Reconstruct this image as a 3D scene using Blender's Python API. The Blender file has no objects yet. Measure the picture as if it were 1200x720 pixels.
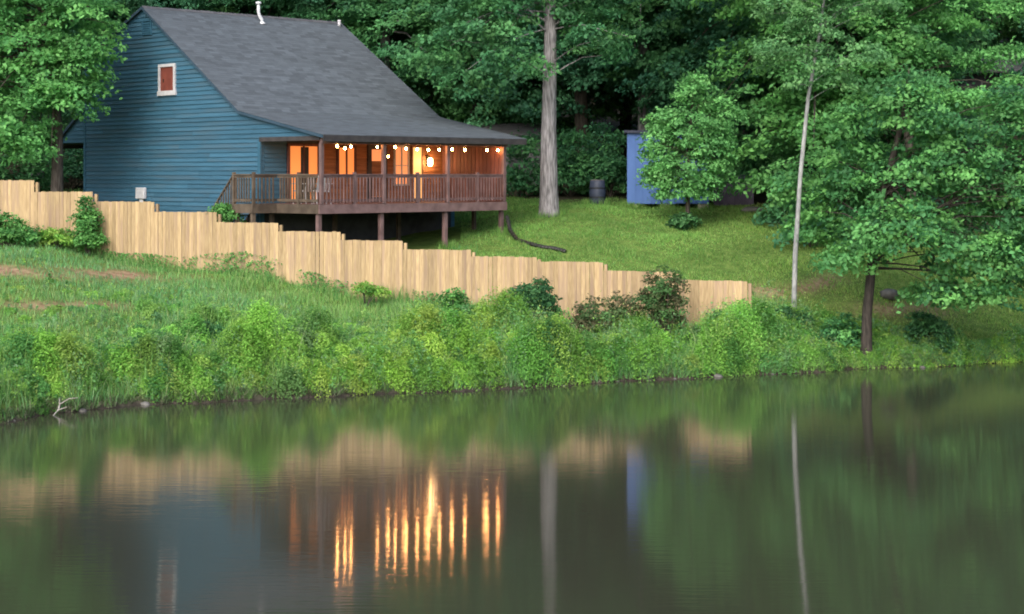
import bpy, math, random
import numpy as np
from mathutils import Vector
R = math.radians
sc = bpy.context.scene
COL = sc.collection
rng = np.random.default_rng(11)
random.seed(11)
F, HOR, CAMH = 2000.0, 206.0, 5.5        # focal length in photo pixels, horizon row, eye height over the water

# ------------------------------------------------------------------ camera, sky, sun, exposure
cd = bpy.data.cameras.new('camera')
cam = bpy.data.objects.new('camera', cd)
COL.objects.link(cam)
cam.location = (0, 0, CAMH)
cam.rotation_euler = (R(90), 0, 0)
cd.sensor_width = 36.0
cd.lens = F / 1200 * 36
cd.shift_y = -(360 - HOR) / 1200
cd.clip_start = 0.1
cd.clip_end = 2000
sc.camera = cam
SUN_EL, SUN_AZ = 42.0, 200.0             # azimuth clockwise from +Y (the view direction)
w = bpy.data.worlds.new("World")
sc.world = w
w.use_nodes = True
nt = w.node_tree
nt.nodes.clear()
sky = nt.nodes.new('ShaderNodeTexSky')
sky.sky_type = 'NISHITA'
sky.sun_disc = False
sky.sun_elevation = R(SUN_EL)
sky.sun_rotation = R(SUN_AZ)
sky.air_density = 1.0
sky.dust_density = 4.0
sky.ozone_density = 1.5
bg = nt.nodes.new('ShaderNodeBackground')
bg.inputs['Strength'].default_value = 0.15
wo = nt.nodes.new('ShaderNodeOutputWorld')
nt.links.new(sky.outputs[0], bg.inputs[0])
nt.links.new(bg.outputs[0], wo.inputs[0])
sd = bpy.data.lights.new('sun', 'SUN')
sd.energy = 1.35
sd.angle = R(75)
sd.color = (1.0, 0.97, 0.93)
so = bpy.data.objects.new('sun', sd)
COL.objects.link(so)
az, el = R(SUN_AZ), R(SUN_EL)
sdir = Vector((math.sin(az) * math.cos(el), math.cos(az) * math.cos(el), math.sin(el)))
so.rotation_euler = sdir.to_track_quat('Z', 'Y').to_euler()
so.location = (0, -20, 60)
sc.view_settings.view_transform = 'Standard'
sc.view_settings.look = 'None'
sc.view_settings.exposure = 1.05
sc.view_settings.gamma = 1.0
sc.cycles.filter_width = 1.9
sc.cycles.max_bounces = 6
sc.cycles.diffuse_bounces = 3
sc.cycles.glossy_bounces = 3
sc.cycles.transmission_bounces = 3
sc.cycles.transparent_max_bounces = 4

# ------------------------------------------------------------------ helpers
def ray(px, py, d):
    """a place seen at photo pixel (px, py), d metres away"""
    return Vector(((px - 600) * d / F, d, CAMH - (py - HOR) * d / F))

def props(o, label=None, cat=None, group=None, kind=None):
    if label: o['label'] = label
    if cat: o['category'] = cat
    if group: o['group'] = group
    if kind: o['kind'] = kind
    return o

def thing(name, label, cat, loc=(0, 0, 0), rz=0.0, group=None):
    o = bpy.data.objects.new(name, None)
    o.empty_display_size = 0.3
    COL.objects.link(o)
    o.location = loc
    o.rotation_euler = (0, 0, rz)
    return props(o, label, cat, group)

def link(name, me, parent=None, loc=None):
    o = bpy.data.objects.new(name, me)
    COL.objects.link(o)
    if parent: o.parent = parent
    if loc is not None: o.location = loc
    return o

def copy_tree(o, parent=None):
    c = o.copy()
    COL.objects.link(c)
    if parent: c.parent = parent
    for ch in list(o.children):
        copy_tree(ch, c)
    return c

class MB:
    """collects shapes into one mesh"""
    def __init__(s): s.v, s.f = [], []
    def poly(s, pts, faces):
        n = len(s.v)
        s.v += [tuple(p) for p in pts]
        s.f += [tuple(i + n for i in f) for f in faces]
        return s
    def hexa(s, p):   # 8 points: bottom 4, top 4
        return s.poly(p, [(3, 2, 1, 0), (4, 5, 6, 7), (0, 1, 5, 4), (1, 2, 6, 5), (2, 3, 7, 6), (3, 0, 4, 7)])
    def box(s, x0, x1, y0, y1, z0, z1):
        return s.hexa([(x0, y0, z0), (x1, y0, z0), (x1, y1, z0), (x0, y1, z0), (x0, y0, z1), (x1, y0, z1), (x1, y1, z1), (x0, y1, z1)])
    def tube(s, pts, rad, n=7, cap=True, lump=0.0):
        pts = [Vector(p) for p in pts]
        if not hasattr(rad, '__len__'): rad = [rad] * len(pts)
        base = len(s.v)
        ref = Vector((0.31, 0.87, 0.2))
        for i, p in enumerate(pts):
            d = (pts[min(i + 1, len(pts) - 1)] - pts[max(i - 1, 0)]).normalized()
            a = d.cross(ref).normalized()
            b = d.cross(a)
            for k in range(n):
                t = 2 * math.pi * k / n
                r = rad[i] * (1 + lump * random.uniform(-1, 1))
                s.v.append(tuple(p + (a * math.cos(t) + b * math.sin(t)) * r))
        for i in range(len(pts) - 1):
            for k in range(n):
                k2 = (k + 1) % n
                s.f.append((base + i * n + k, base + i * n + k2, base + (i + 1) * n + k2, base + (i + 1) * n + k))
        if cap:
            s.f.append(tuple(base + k for k in range(n))[::-1])
            s.f.append(tuple(base + (len(pts) - 1) * n + k for k in range(n)))
        return s
    def ball(s, c, r, nu=10, nv=6, sq=(1, 1, 1), jit=0.0):
        base = len(s.v)
        s.v.append((c[0], c[1], c[2] + r * sq[2]))
        for i in range(1, nv):
            th = math.pi * i / nv
            for k in range(nu):
                ph = 2 * math.pi * k / nu
                q = r * (1 + random.uniform(-jit, jit))
                s.v.append((c[0] + q * sq[0] * math.sin(th) * math.cos(ph), c[1] + q * sq[1] * math.sin(th) * math.sin(ph), c[2] + q * sq[2] * math.cos(th)))
        s.v.append((c[0], c[1], c[2] - r * sq[2]))
        for k in range(nu):
            s.f.append((base, base + 1 + k, base + 1 + (k + 1) % nu))
            for i in range(nv - 2):
                a = base + 1 + i * nu
                s.f.append((a + k, a + nu + k, a + nu + (k + 1) % nu, a + (k + 1) % nu))
            a = base + 1 + (nv - 2) * nu
            s.f.append((a + k, len(s.v) - 1, a + (k + 1) % nu))
        return s
    def mesh(s, name, mat, smooth=False):
        me = bpy.data.meshes.new(name)
        me.from_pydata(s.v, [], s.f)
        if mat: me.materials.append(mat)
        if smooth: me.shade_smooth()
        me.update()
        return me
    def build(s, name, mat, parent=None, smooth=False, bevel=0.0):
        o = link(name, s.mesh(name, mat, smooth), parent)
        if bevel:
            b = o.modifiers.new('bevel', 'BEVEL')
            b.width = bevel
            b.segments = 1
        return o

def array_mesh(name, V, Fc, mat, C=None, smooth=False):
    """mesh from numpy arrays; Fc (n, k) all faces of k corners; C per-vertex colour"""
    me = bpy.data.meshes.new(name)
    V = np.asarray(V, np.float32)
    Fc = np.asarray(Fc, np.int32)
    n, k = Fc.shape
    me.vertices.add(len(V))
    me.vertices.foreach_set('co', V.ravel())
    me.loops.add(n * k)
    me.loops.foreach_set('vertex_index', Fc.ravel())
    me.polygons.add(n)
    me.polygons.foreach_set('loop_start', np.arange(0, n * k, k, dtype=np.int32))
    me.polygons.foreach_set('loop_total', np.full(n, k, dtype=np.int32))
    me.polygons.foreach_set('use_smooth', np.full(n, smooth, dtype=bool))
    if C is not None:
        a = me.attributes.new('tint', 'FLOAT_COLOR', 'POINT')
        a.data.foreach_set('color', np.concatenate([C, np.ones((len(C), 1))], 1).astype(np.float32).ravel())
    me.materials.append(mat)
    me.update(calc_edges=True)
    return me

# ------------------------------------------------------------------ materials
def mat_base(name):
    m = bpy.data.materials.new(name)
    m.use_nodes = True
    n = m.node_tree.nodes
    return m, n, m.node_tree.links, n['Principled BSDF']

def noisy(name, c1, c2, scale=3.0, stretch=(1, 1, 1), rough=0.8, bump=0.0, bscale=None, rand=0.0, detail=6, coord='Object', spec=0.3, lo=0.35, hi=0.65, c3=None, s3=0.6):
    m, n, l, b = mat_base(name)
    tc = n.new('ShaderNodeTexCoord')
    mp = n.new('ShaderNodeMapping')
    mp.inputs['Scale'].default_value = stretch
    l.new(tc.outputs[coord], mp.inputs[0])
    vec = mp.outputs[0]
    oi = n.new('ShaderNodeObjectInfo')
    if rand:
        off = n.new('ShaderNodeVectorMath'); off.operation = 'MULTIPLY_ADD'
        l.new(oi.outputs['Random'], off.inputs[0])
        off.inputs[1].default_value = (37, 53, 71)
        l.new(vec, off.inputs[2])
        vec = off.outputs[0]
    t = n.new('ShaderNodeTexNoise')
    t.inputs['Scale'].default_value = scale
    t.inputs['Detail'].default_value = detail
    l.new(vec, t.inputs['Vector'])
    rp = n.new('ShaderNodeValToRGB')
    rp.color_ramp.elements[0].position = lo
    rp.color_ramp.elements[1].position = hi
    rp.color_ramp.elements[0].color = (*c1, 1)
    rp.color_ramp.elements[1].color = (*c2, 1)
    l.new(t.outputs['Fac'], rp.inputs[0])
    out = rp.outputs[0]
    if c3:
        t3 = n.new('ShaderNodeTexNoise')
        t3.inputs['Scale'].default_value = s3
        t3.inputs['Detail'].default_value = 4
        l.new(vec, t3.inputs['Vector'])
        r3 = n.new('ShaderNodeValToRGB')
        r3.color_ramp.elements[0].position = 0.48
        r3.color_ramp.elements[1].position = 0.66
        l.new(t3.outputs['Fac'], r3.inputs[0])
        mx3 = n.new('ShaderNodeMix'); mx3.data_type = 'RGBA'
        l.new(r3.outputs[0], mx3.inputs[0]); l.new(out, mx3.inputs[6]); mx3.inputs[7].default_value = (*c3, 1)
        out = mx3.outputs[2]
    if rand:
        hs = n.new('ShaderNodeHueSaturation')
        mr = n.new('ShaderNodeMapRange')
        mr.inputs['To Min'].default_value = 1 - rand
        mr.inputs['To Max'].default_value = 1 + rand
        l.new(oi.outputs['Random'], mr.inputs[0])
        l.new(mr.outputs[0], hs.inputs['Value'])
        l.new(out, hs.inputs['Color'])
        out = hs.outputs[0]
    l.new(out, b.inputs['Base Color'])
    b.inputs['Roughness'].default_value = rough
    b.inputs['Specular IOR Level'].default_value = spec
    if bump:
        bt = t
        if bscale:
            bt = n.new('ShaderNodeTexNoise')
            bt.inputs['Scale'].default_value = bscale
            bt.inputs['Detail'].default_value = 5
            l.new(vec, bt.inputs['Vector'])
        bp = n.new('ShaderNodeBump')
        bp.inputs['Strength'].default_value = bump
        bp.inputs['Distance'].default_value = 0.05
        l.new(bt.outputs['Fac'], bp.inputs['Height'])
        l.new(bp.outputs[0], b.inputs['Normal'])
    return m

def glow(name, col, strength):
    m, n, l, b = mat_base(name)
    b.inputs['Base Color'].default_value = (*col, 1)
    b.inputs['Emission Color'].default_value = (*col, 1)
    b.inputs['Emission Strength'].default_value = strength
    return m

def leafy(name, trans=0.3, rough=0.6, spec=0.25):
    m, n, l, b = mat_base(name)
    a = n.new('ShaderNodeAttribute'); a.attribute_name = 'tint'
    l.new(a.outputs['Color'], b.inputs['Base Color'])
    b.inputs['Roughness'].default_value = rough
    b.inputs['Specular IOR Level'].default_value = spec
    tr = n.new('ShaderNodeBsdfTranslucent')
    l.new(a.outputs['Color'], tr.inputs['Color'])
    mx = n.new('ShaderNodeMixShader')
    mx.inputs[0].default_value = trans
    l.new(b.outputs[0], mx.inputs[1]); l.new(tr.outputs[0], mx.inputs[2])
    l.new(mx.outputs[0], n['Material Output'].inputs['Surface'])
    return m

M = {}
M['leaf'] = leafy('leaf', .42)
M['grass'] = leafy('grass_blade', 0.36)
M['bark'] = noisy('bark', (.035, .028, .022), (.10, .085, .07), 6, (3, 3, .5), .9, .5)
M['greybark'] = noisy('grey_bark', (.10, .096, .098), (.29, .28, .288), 5, (3.5, 3.5, .5), .9, 1.0)
M['palebark'] = noisy('pale_bark', (.16, .168, .165), (.31, .32, .312), 5, (2, 2, .8), .8, .3)
M['darkbark'] = noisy('dark_bark', (.02, .017, .014), (.06, .05, .042), 6, (3, 3, .5), .9, .5)
M['blue'] = noisy('blue_paint', (.026, .085, .134), (.036, .106, .165), 2.2, (1, .5, 5), .6, .1, 20, .13, c3=(.042, .092, .132), s3=.9)
M['bluetrim'] = noisy('blue_trim', (.024, .08, .125), (.032, .10, .155), 3, (1, 1, 1), .55)
M['raketrim'] = noisy('rake_trim', (.020, .045, .07), (.03, .06, .09), 3)
M['white'] = noisy('white_paint', (.40, .40, .42), (.50, .50, .52), 6, (1, 1, 1), .5)
M['redpanel'] = noisy('red_shutter', (.13, .035, .026), (.19, .052, .036), 5, (1, 1, .4), .6)
M['fascia'] = noisy('dark_fascia', (.03, .028, .03), (.05, .045, .045), 4)
M['deck'] = noisy('deck_stain', (.10, .062, .060), (.17, .108, .104), 3, (1, 1, 1), .7, .15, 30, .16)
M['deckdull'] = noisy('deck_dull_brown', (.060, .044, .032), (.105, .08, .058), 3, (1, 1, 1), .75, .15, 30, .16)  # duller brown than the front stain, for side rails, landing, stair and joists
M['cedar'] = noisy('cedar_board', (.16, .065, .03), (.26, .115, .055), 3, (.6, 1, 6), .6, .15, 25, .14)
M['endwall'] = noisy('red_brown_board', (.075, .030, .028), (.14, .058, .048), 3, (4, 4, .6), .7, .15, 25, .22)
M['fence'] = noisy('fence_pine', (.30, .212, .112), (.42, .312, .170), 7, (6, 6, .8), .75, .12, None, .22, c3=(.29, .205, .135), s3=1.4)
M['fencedark'] = noisy('fence_post_pine', (.25, .15, .08), (.40, .26, .14), 7, (6, 6, .8), .8, .12, None, .12)
M['ceiling'] = noisy('porch_ceiling', (.16, .075, .035), (.25, .12, .06), 3, (.6, 6, 1), .7)
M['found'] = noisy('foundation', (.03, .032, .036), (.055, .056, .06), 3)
M['metal'] = noisy('galvanised', (.50, .52, .54), (.64, .66, .68), 5, (1, 1, 1), .35)
M['shedblue'] = noisy('shed_blue', (.052, .115, .30), (.068, .142, .355), 2.0, (1, 1, .4), .55, .08, 15, .06)
M['shedroof'] = noisy('shed_roof', (.03, .035, .06), (.05, .055, .08), 3)
M['block'] = noisy('concrete_block', (.26, .22, .19), (.38, .33, .29), 5)
M['plum'] = noisy('plum_board', (.045, .038, .06), (.075, .06, .09), 3, (1, 1, .5), .7, .1, 20, .15)
M['greyboard'] = noisy('grey_board', (.10, .10, .105), (.16, .16, .16), 3, (1, 1, .5), .8, .1, 20, .15)
M['greyroof'] = noisy('grey_roof', (.055, .055, .06), (.09, .09, .095), 4)
M['black'] = noisy('black_plastic', (.012, .013, .012), (.022, .024, .022), 8, rough=.4)
M['stone'] = noisy('stone', (.06, .057, .052), (.13, .125, .115), 4, bump=.5, rand=.15)
M['barrel'] = noisy('barrel_blue', (.025, .035, .06), (.04, .05, .08), 4, rough=.5)
M['cable'] = noisy('cable', (.012, .012, .012), (.02, .02, .02), 5)
M['drift'] = noisy('dead_wood', (.22, .20, .17), (.40, .37, .33), 8, bump=.4)
M['pane'] = glow('warm_pane', (1.0, .33, .085), .28)
M['pane2'] = glow('warm_curtain', (1.0, .40, .16), .27)
M['pane3'] = glow('bright_doorway', (1.0, .55, .20), .48)
M['bulb'] = glow('bulb_glow', (1.0, .42, .13), 120)
M['lamp'] = glow('lantern_glow', (1.0, .58, .22), 30)

def roof_mat():
    m, n, l, b = mat_base('asphalt_shingle')
    a = n.new('ShaderNodeAttribute'); a.attribute_name = 'tint'
    tc = n.new('ShaderNodeTexCoord')
    t = n.new('ShaderNodeTexNoise'); t.inputs['Scale'].default_value = 4; t.inputs['Detail'].default_value = 8
    l.new(tc.outputs['Object'], t.inputs['Vector'])
    mr = n.new('ShaderNodeMapRange'); mr.inputs['To Min'].default_value = .86; mr.inputs['To Max'].default_value = 1.14
    l.new(t.outputs['Fac'], mr.inputs[0])
    mx = n.new('ShaderNodeVectorMath'); mx.operation = 'SCALE'
    l.new(a.outputs['Color'], mx.inputs[0]); l.new(mr.outputs[0], mx.inputs['Scale'])
    l.new(mx.outputs[0], b.inputs['Base Color'])
    b.inputs['Roughness'].default_value = .85
    return m
M['shingle'] = roof_mat()
M['roofdeck'] = noisy('roof_felt', (.06, .062, .07), (.09, .093, .10), 4)

def water_mat():
    m, n, l, b = mat_base('pond_water')
    b.inputs['Base Color'].default_value = (.034, .034, .023, 1)
    b.inputs['Roughness'].default_value = .066
    b.inputs['Anisotropic'].default_value = .62
    tg = n.new('ShaderNodeTangent'); tg.direction_type = 'UV_MAP'; tg.uv_map = 'UVMap'
    l.new(tg.outputs[0], b.inputs['Tangent'])
    b.inputs['Anisotropic Rotation'].default_value = 0.25
    b.inputs['IOR'].default_value = 1.6
    tc = n.new('ShaderNodeTexCoord')
    def nz(scale, st, dist, det):
        mp = n.new('ShaderNodeMapping'); mp.inputs['Scale'].default_value = st
        l.new(tc.outputs['Object'], mp.inputs[0])
        t = n.new('ShaderNodeTexNoise'); t.inputs['Scale'].default_value = scale; t.inputs['Detail'].default_value = det
        l.new(mp.outputs[0], t.inputs['Vector'])
        bp = n.new('ShaderNodeBump'); bp.inputs['Strength'].default_value = 1.0; bp.inputs['Distance'].default_value = dist
        l.new(t.outputs['Fac'], bp.inputs['Height'])
        return bp
    b1 = nz(1.8, (.3, 1, 1), .0011, 3)
    b2 = nz(11.0, (.14, 1, 1), .0016, 2)
    l.new(b1.outputs[0], b2.inputs['Normal'])
    l.new(b2.outputs[0], b.inputs['Normal'])
    return m
M['water'] = water_mat()

# ------------------------------------------------------------------ terrain
SHORE = [(-2000, 900), (-300, 540), (0, 498), (60, 485), (150, 476), (260, 471), (400, 464), (500, 460), (600, 456), (700, 449), (800, 444), (900, 439), (960, 436), (1015, 432), (1100, 430), (1200, 424), (1500, 416), (4000, 400)]
def shore_d(px):
    wob = .10 * np.sin(np.asarray(px) * .045) + .07 * np.sin(np.asarray(px) * .121 + 1) + .05 * np.sin(np.asarray(px) * .31 + 2)
    return wob + 2 * 1000 * CAMH / (np.interp(px, [a for a, _ in SHORE], [b for _, b in SHORE]) - HOR)
COLS = {
    -1500: [(30, 1.5), (48, 3.0), (75, 6), (110, 9), (200, 30), (420, 60)],
    -300: [(36, .9), (48, 2.6), (59, 4.2), (75, 5.6), (110, 9), (200, 30), (420, 60)],
    0: [(40, .75), (47, 2.1), (52, 3.05), (56.5, 3.5), (62, 4.6), (75, 5.5), (110, 9), (200, 30), (420, 60)],
    200: [(42, .6), (48, 1.7), (54.8, 2.5), (58, 3.5), (62, 4.2), (75, 5.3), (110, 9), (200, 30), (420, 60)],
    450: [(44, .45), (48, 1.05), (52.6, 1.65), (55, 2.75), (59, 3.3), (70, 4.6), (110, 9), (200, 30), (420, 60)],
    700: [(46.6, .42), (50.5, 1.08), (53, 2.1), (57, 3.4), (62, 4.28), (70, 4.9), (110, 9), (200, 30), (420, 60)],
    875: [(47.8, .38), (49, .68), (52, 1.75), (56, 2.85), (61, 4.0), (70, 5.0), (110, 9.5), (200, 30), (420, 60)],
    1000: [(49.6, .42), (52, 1.4), (56, 2.6), (62, 3.9), (70, 5.0), (110, 10), (200, 30), (420, 60)],
    1200: [(52, .42), (55, 1.2), (60, 2.6), (70, 5.5), (85, 8.8), (110, 12), (200, 30), (420, 60)],
    1500: [(55, .5), (60, 1.6), (70, 4.5), (85, 8.8), (110, 12), (200, 30), (420, 60)],
    4000: [(60, .8), (70, 4), (110, 11), (200, 30), (420, 60)],
}
CK = sorted(COLS)
def ground_z(X, Y):
    X, Y = np.asarray(X, float), np.asarray(Y, float)
    Yc = np.maximum(Y, 8.0)
    px = np.clip(X / Yc * F + 600, -1500, 4000)
    ds = shore_d(px)
    zs = []
    for c in CK:
        k = COLS[c]
        dd = np.array([a for a, _ in k]); zz = np.array([b for _, b in k])
        zs.append(np.interp(Yc, dd, zz))
    zs = np.array(zs)
    i = np.clip(np.searchsorted(CK, px) - 1, 0, len(CK) - 2)
    ck = np.array(CK)
    t = (px - ck[i]) / (ck[i + 1] - ck[i])
    t = t * t * (3 - 2 * t)
    z = np.take_along_axis(zs, i[None], 0)[0] * (1 - t) + np.take_along_axis(zs, (i + 1)[None], 0)[0] * t
    # the cut bank at the waterline
    e = Yc - ds
    lim = np.where(e < 0, np.maximum(e * .5, -1.3), .13 * np.clip(e / .18, 0, 1) + .5 * np.maximum(e - .18, 0))
    wob = .05 * np.sin(X * 1.7 + Y * .6) * np.sin(Y * 1.3 - X * .4) + .03 * np.sin(X * 4.1 + 1) * np.sin(Y * 3.7)
    z = np.where(e < 0, lim, np.minimum(z + wob * np.clip(e, 0, 1), lim))
    # the bank the photographer stands on
    near = np.clip((9 - Y) / 9, -0.3, 1.1) * 3.8
    return np.maximum(z, np.where(Y < 12, near, -9))

def gz(x, y): return float(ground_z(np.array([x]), np.array([y]))[0])
def on_ground(px, d): 
    x = (px - 600) * d / F
    return Vector((x, d, gz(x, d)))

ys = np.concatenate([np.arange(-30, 30, 2.0), np.arange(30, 36, .5), np.arange(36, 56, .16), np.arange(56, 80, .5), np.arange(80, 130, 2.5), np.arange(130, 421, 10)])
xs = np.concatenate([np.arange(-300, -45, 12), np.arange(-45, -22, 1.2), np.arange(-22, 22, .3), np.arange(22, 45, 1.2), np.arange(45, 301, 12)])
GX, GY = np.meshgrid(xs, ys)
GZ = ground_z(GX.ravel(), GY.ravel())
nx, ny = len(xs), len(ys)
idx = np.arange(nx * ny).reshape(ny, nx)
Fq = np.stack([idx[:-1, :-1], idx[:-1, 1:], idx[1:, 1:], idx[1:, :-1]], -1).reshape(-1, 4)

def ground_mat():
    m, n, l, b = mat_base('ground')
    tc = n.new('ShaderNodeTexCoord')
    def nz(s, det=5):
        t = n.new('ShaderNodeTexNoise'); t.inputs['Scale'].default_value = s; t.inputs['Detail'].default_value = det
        l.new(tc.outputs['Object'], t.inputs['Vector'])
        return t
    def ramp(src, a, ca, b_, cb):
        r = n.new('ShaderNodeValToRGB')
        r.color_ramp.elements[0].position = a; r.color_ramp.elements[1].position = b_
        r.color_ramp.elements[0].color = (*ca, 1); r.color_ramp.elements[1].color = (*cb, 1)
        l.new(src, r.inputs[0])
        return r.outputs[0]
    def mix(f, a, c):
        x = n.new('ShaderNodeMix'); x.data_type = 'RGBA'
        l.new(f, x.inputs[0]); l.new(a, x.inputs[6]); l.new(c, x.inputs[7])
        return x.outputs[2]
    at = n.new('ShaderNodeAttribute'); at.attribute_name = 'tint'
    sep = n.new('ShaderNodeSeparateColor'); l.new(at.outputs['Color'], sep.inputs[0])
    grass = ramp(nz(3.0).outputs['Fac'], .35, (.055, .105, .022), .65, (.11, .17, .040))
    soil = ramp(nz(5.0).outputs['Fac'], .35, (.16, .10, .06), .65, (.30, .20, .13))
    mud = ramp(nz(7.0).outputs['Fac'], .35, (.022, .019, .015), .65, (.055, .046, .038))
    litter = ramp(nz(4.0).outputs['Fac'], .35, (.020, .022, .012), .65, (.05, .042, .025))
    c = mix(sep.outputs[0], grass, soil)
    c = mix(sep.outputs[1], c, mud)
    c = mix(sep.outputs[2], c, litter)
    l.new(c, b.inputs['Base Color'])
    b.inputs['Roughness'].default_value = .95
    b.inputs['Specular IOR Level'].default_value = .1
    bp = n.new('ShaderNodeBump'); bp.inputs['Strength'].default_value = .5; bp.inputs['Distance'].default_value = .06
    l.new(nz(12).outputs['Fac'], bp.inputs['Height']); l.new(bp.outputs[0], b.inputs['Normal'])
    return m
def wig(X, Y, s=1.0, ph=0.0):
    return .5 + .25 * (np.sin(X * .9 * s + 1.3 * np.sin(Y * .7 * s + ph) + ph) + np.sin(Y * 1.1 * s + 1.7 * np.sin(X * .6 * s + 2 * ph)))
def dirt_amount(X, Y):
    px = X / np.maximum(Y, 8) * F + 600
    py = HOR + F * (CAMH - ground_z(X, Y)) / np.maximum(Y, 8)
    w1 = np.exp(-((py - (318 + .03 * px)) / 7) ** 2) * np.clip((260 - px) / 120, 0, 1) * np.clip((px + 300) / 60, 0, 1)
    w2 = np.exp(-((py - 358) / 7) ** 2) * np.clip((170 - px) / 60, 0, 1) * np.clip((px + 300) / 60, 0, 1) * .7
    w3 = np.exp(-((py - 338 - 6 * np.sin(px * .05)) / 9) ** 2) * np.clip((px - 860) / 40, 0, 1) * np.clip((1010 - px) / 50, 0, 1) * .9
    w4 = np.exp(-((py - 362) / 12) ** 2) * np.exp(-((px - 1060) / 60) ** 2) * .7
    return np.clip((w1 + w2 + w3 + w4) * (0.3 + 1.1 * wig(X, Y, 2.2)), 0, 1)
gx, gy = GX.ravel(), GY.ravel()
gpx = gx / np.maximum(gy, 8) * F + 600
edge = gy - shore_d(np.clip(gpx, -1500, 4000))
mudv = np.clip(1.2 - edge / .45, 0, 1)
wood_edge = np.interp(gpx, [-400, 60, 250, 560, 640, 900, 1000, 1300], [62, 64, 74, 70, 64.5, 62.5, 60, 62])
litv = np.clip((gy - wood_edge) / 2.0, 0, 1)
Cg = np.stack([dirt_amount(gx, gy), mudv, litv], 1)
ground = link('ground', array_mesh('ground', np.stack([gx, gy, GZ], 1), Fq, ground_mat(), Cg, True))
props(ground, kind='structure')
wm = MB().poly([(-250, 4, 0), (250, 4, 0), (250, 75, 0), (-250, 75, 0)], [(0, 1, 2, 3)])
water = props(wm.build('water', M['water']), kind='structure')
uv = water.data.uv_layers.new(name='UVMap')
for i_, c_ in enumerate([(0, 0), (1, 0), (1, .14), (0, .14)]): uv.data[i_].uv = c_

# ------------------------------------------------------------------ leaves
def unit(v): return v / np.maximum(np.linalg.norm(v, axis=1, keepdims=True), 1e-6)
def leaf_arrays(C, N, L, asp=.62):
    n = len(C)
    r = rng.normal(size=(n, 3))
    a = unit(np.cross(N, r)); b = np.cross(N, a)
    L = np.asarray(L)[:, None]
    tipdrop = np.zeros((n, 3)); tipdrop[:, 2] = -.15
    v = np.stack([C - a * L * .5, C + b * L * asp * .5, C + (a + tipdrop) * L * .5, C - b * L * asp * .5], 1).reshape(-1, 3)
    f = np.arange(n * 4).reshape(n, 4)
    return v, f
def leaf_mesh(name, C, N, L, colour, mat=None, asp=.62):
    v, f = leaf_arrays(C, N, L, asp)
    return array_mesh(name, v, f, mat or M['leaf'], np.repeat(colour, 4, 0))
def blade_arrays(B, H, W, lean):
    n = len(B)
    t = rng.uniform(0, 2 * np.pi, n)
    side = np.stack([np.cos(t), np.sin(t), 0 * t], 1) * W[:, None]
    t2 = rng.uniform(0, 2 * np.pi, n)
    out = np.stack([np.cos(t2), np.sin(t2), 0 * t2], 1) * (lean * H * rng.uniform(.2, 1, n))[:, None]
    up = np.zeros((n, 3)); up[:, 2] = H
    mid = B + out * .35 + up * .6
    v = np.stack([B - side, B + side, mid + side * .7, B + out + up, mid - side * .7], 1).reshape(-1, 3)
    k = np.arange(n) * 5
    f = np.concatenate([np.stack([k, k + 1, k + 2, k + 4], 1), np.stack([k + 4, k + 2, k + 3, k + 3], 1)])
    return v, f
def blades(name, B, H, W, lean, colour):
    n = len(B)
    t = rng.uniform(0, 2 * np.pi, n)
    side = np.stack([np.cos(t), np.sin(t), 0 * t], 1) * W[:, None]
    t2 = rng.uniform(0, 2 * np.pi, n)
    out = np.stack([np.cos(t2), np.sin(t2), 0 * t2], 1) * (lean * H * rng.uniform(.2, 1, n))[:, None]
    up = np.zeros((n, 3)); up[:, 2] = H
    mid = B + out * .3 + up * .55
    v = np.stack([B - side, B + side, mid + side * .6, mid - side * .6, B + out + up], 1).reshape(-1, 3)
    k = np.arange(n) * 5
    f = np.concatenate([np.stack([k, k + 1, k + 2], 1), np.stack([k, k + 2, k + 3], 1), np.stack([k + 3, k + 2, k + 4], 1)])
    return array_mesh(name, v, f, M['grass'], np.repeat(colour, 5, 0))

def palette(n, cols, jit=.18):
    """n colours drawn between random pairs of the palette"""
    c = np.array(cols)
    i = rng.integers(0, len(c), n); j = rng.integers(0, len(c), n); t = rng.uniform(0, 1, n)[:, None]
    return np.clip(np.array([1.06, 1.18, 1.04]) * (c[i] * (1 - t) + c[j] * t) * (1 + rng.uniform(-jit, jit, (n, 1))), .003, 1)

GREEN = {
    'maple': [(.105, .275, .090), (.165, .375, .12), (.075, .215, .075), (.13, .32, .105)],
    'forest': [(.042, .135, .062), (.080, .210, .085), (.055, .165, .075), (.10, .245, .09)],
    'forestblue': [(.034, .115, .068), (.055, .165, .088), (.075, .200, .100)],
    'forestyel': [(.080, .215, .065), (.12, .275, .080), (.060, .170, .062)],
    'young': [(.125, .31, .11), (.18, .40, .14), (.10, .25, .09)],
    'birch': [(.11, .24, .10), (.16, .32, .13), (.085, .20, .085)],
    'water': [(.065, .195, .075), (.11, .275, .090), (.052, .160, .068), (.145, .330, .10)],
    'bush': [(.060, .180, .055), (.10, .250, .070), (.135, .300, .085)],
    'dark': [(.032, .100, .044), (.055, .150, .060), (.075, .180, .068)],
    'weed': [(.165, .33, .060), (.22, .39, .075), (.10, .24, .055), (.30, .41, .10)],
    'dry': [(.12, .10, .06), (.07, .15, .05), (.13, .12, .07), (.06, .13, .045)],
}
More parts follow.
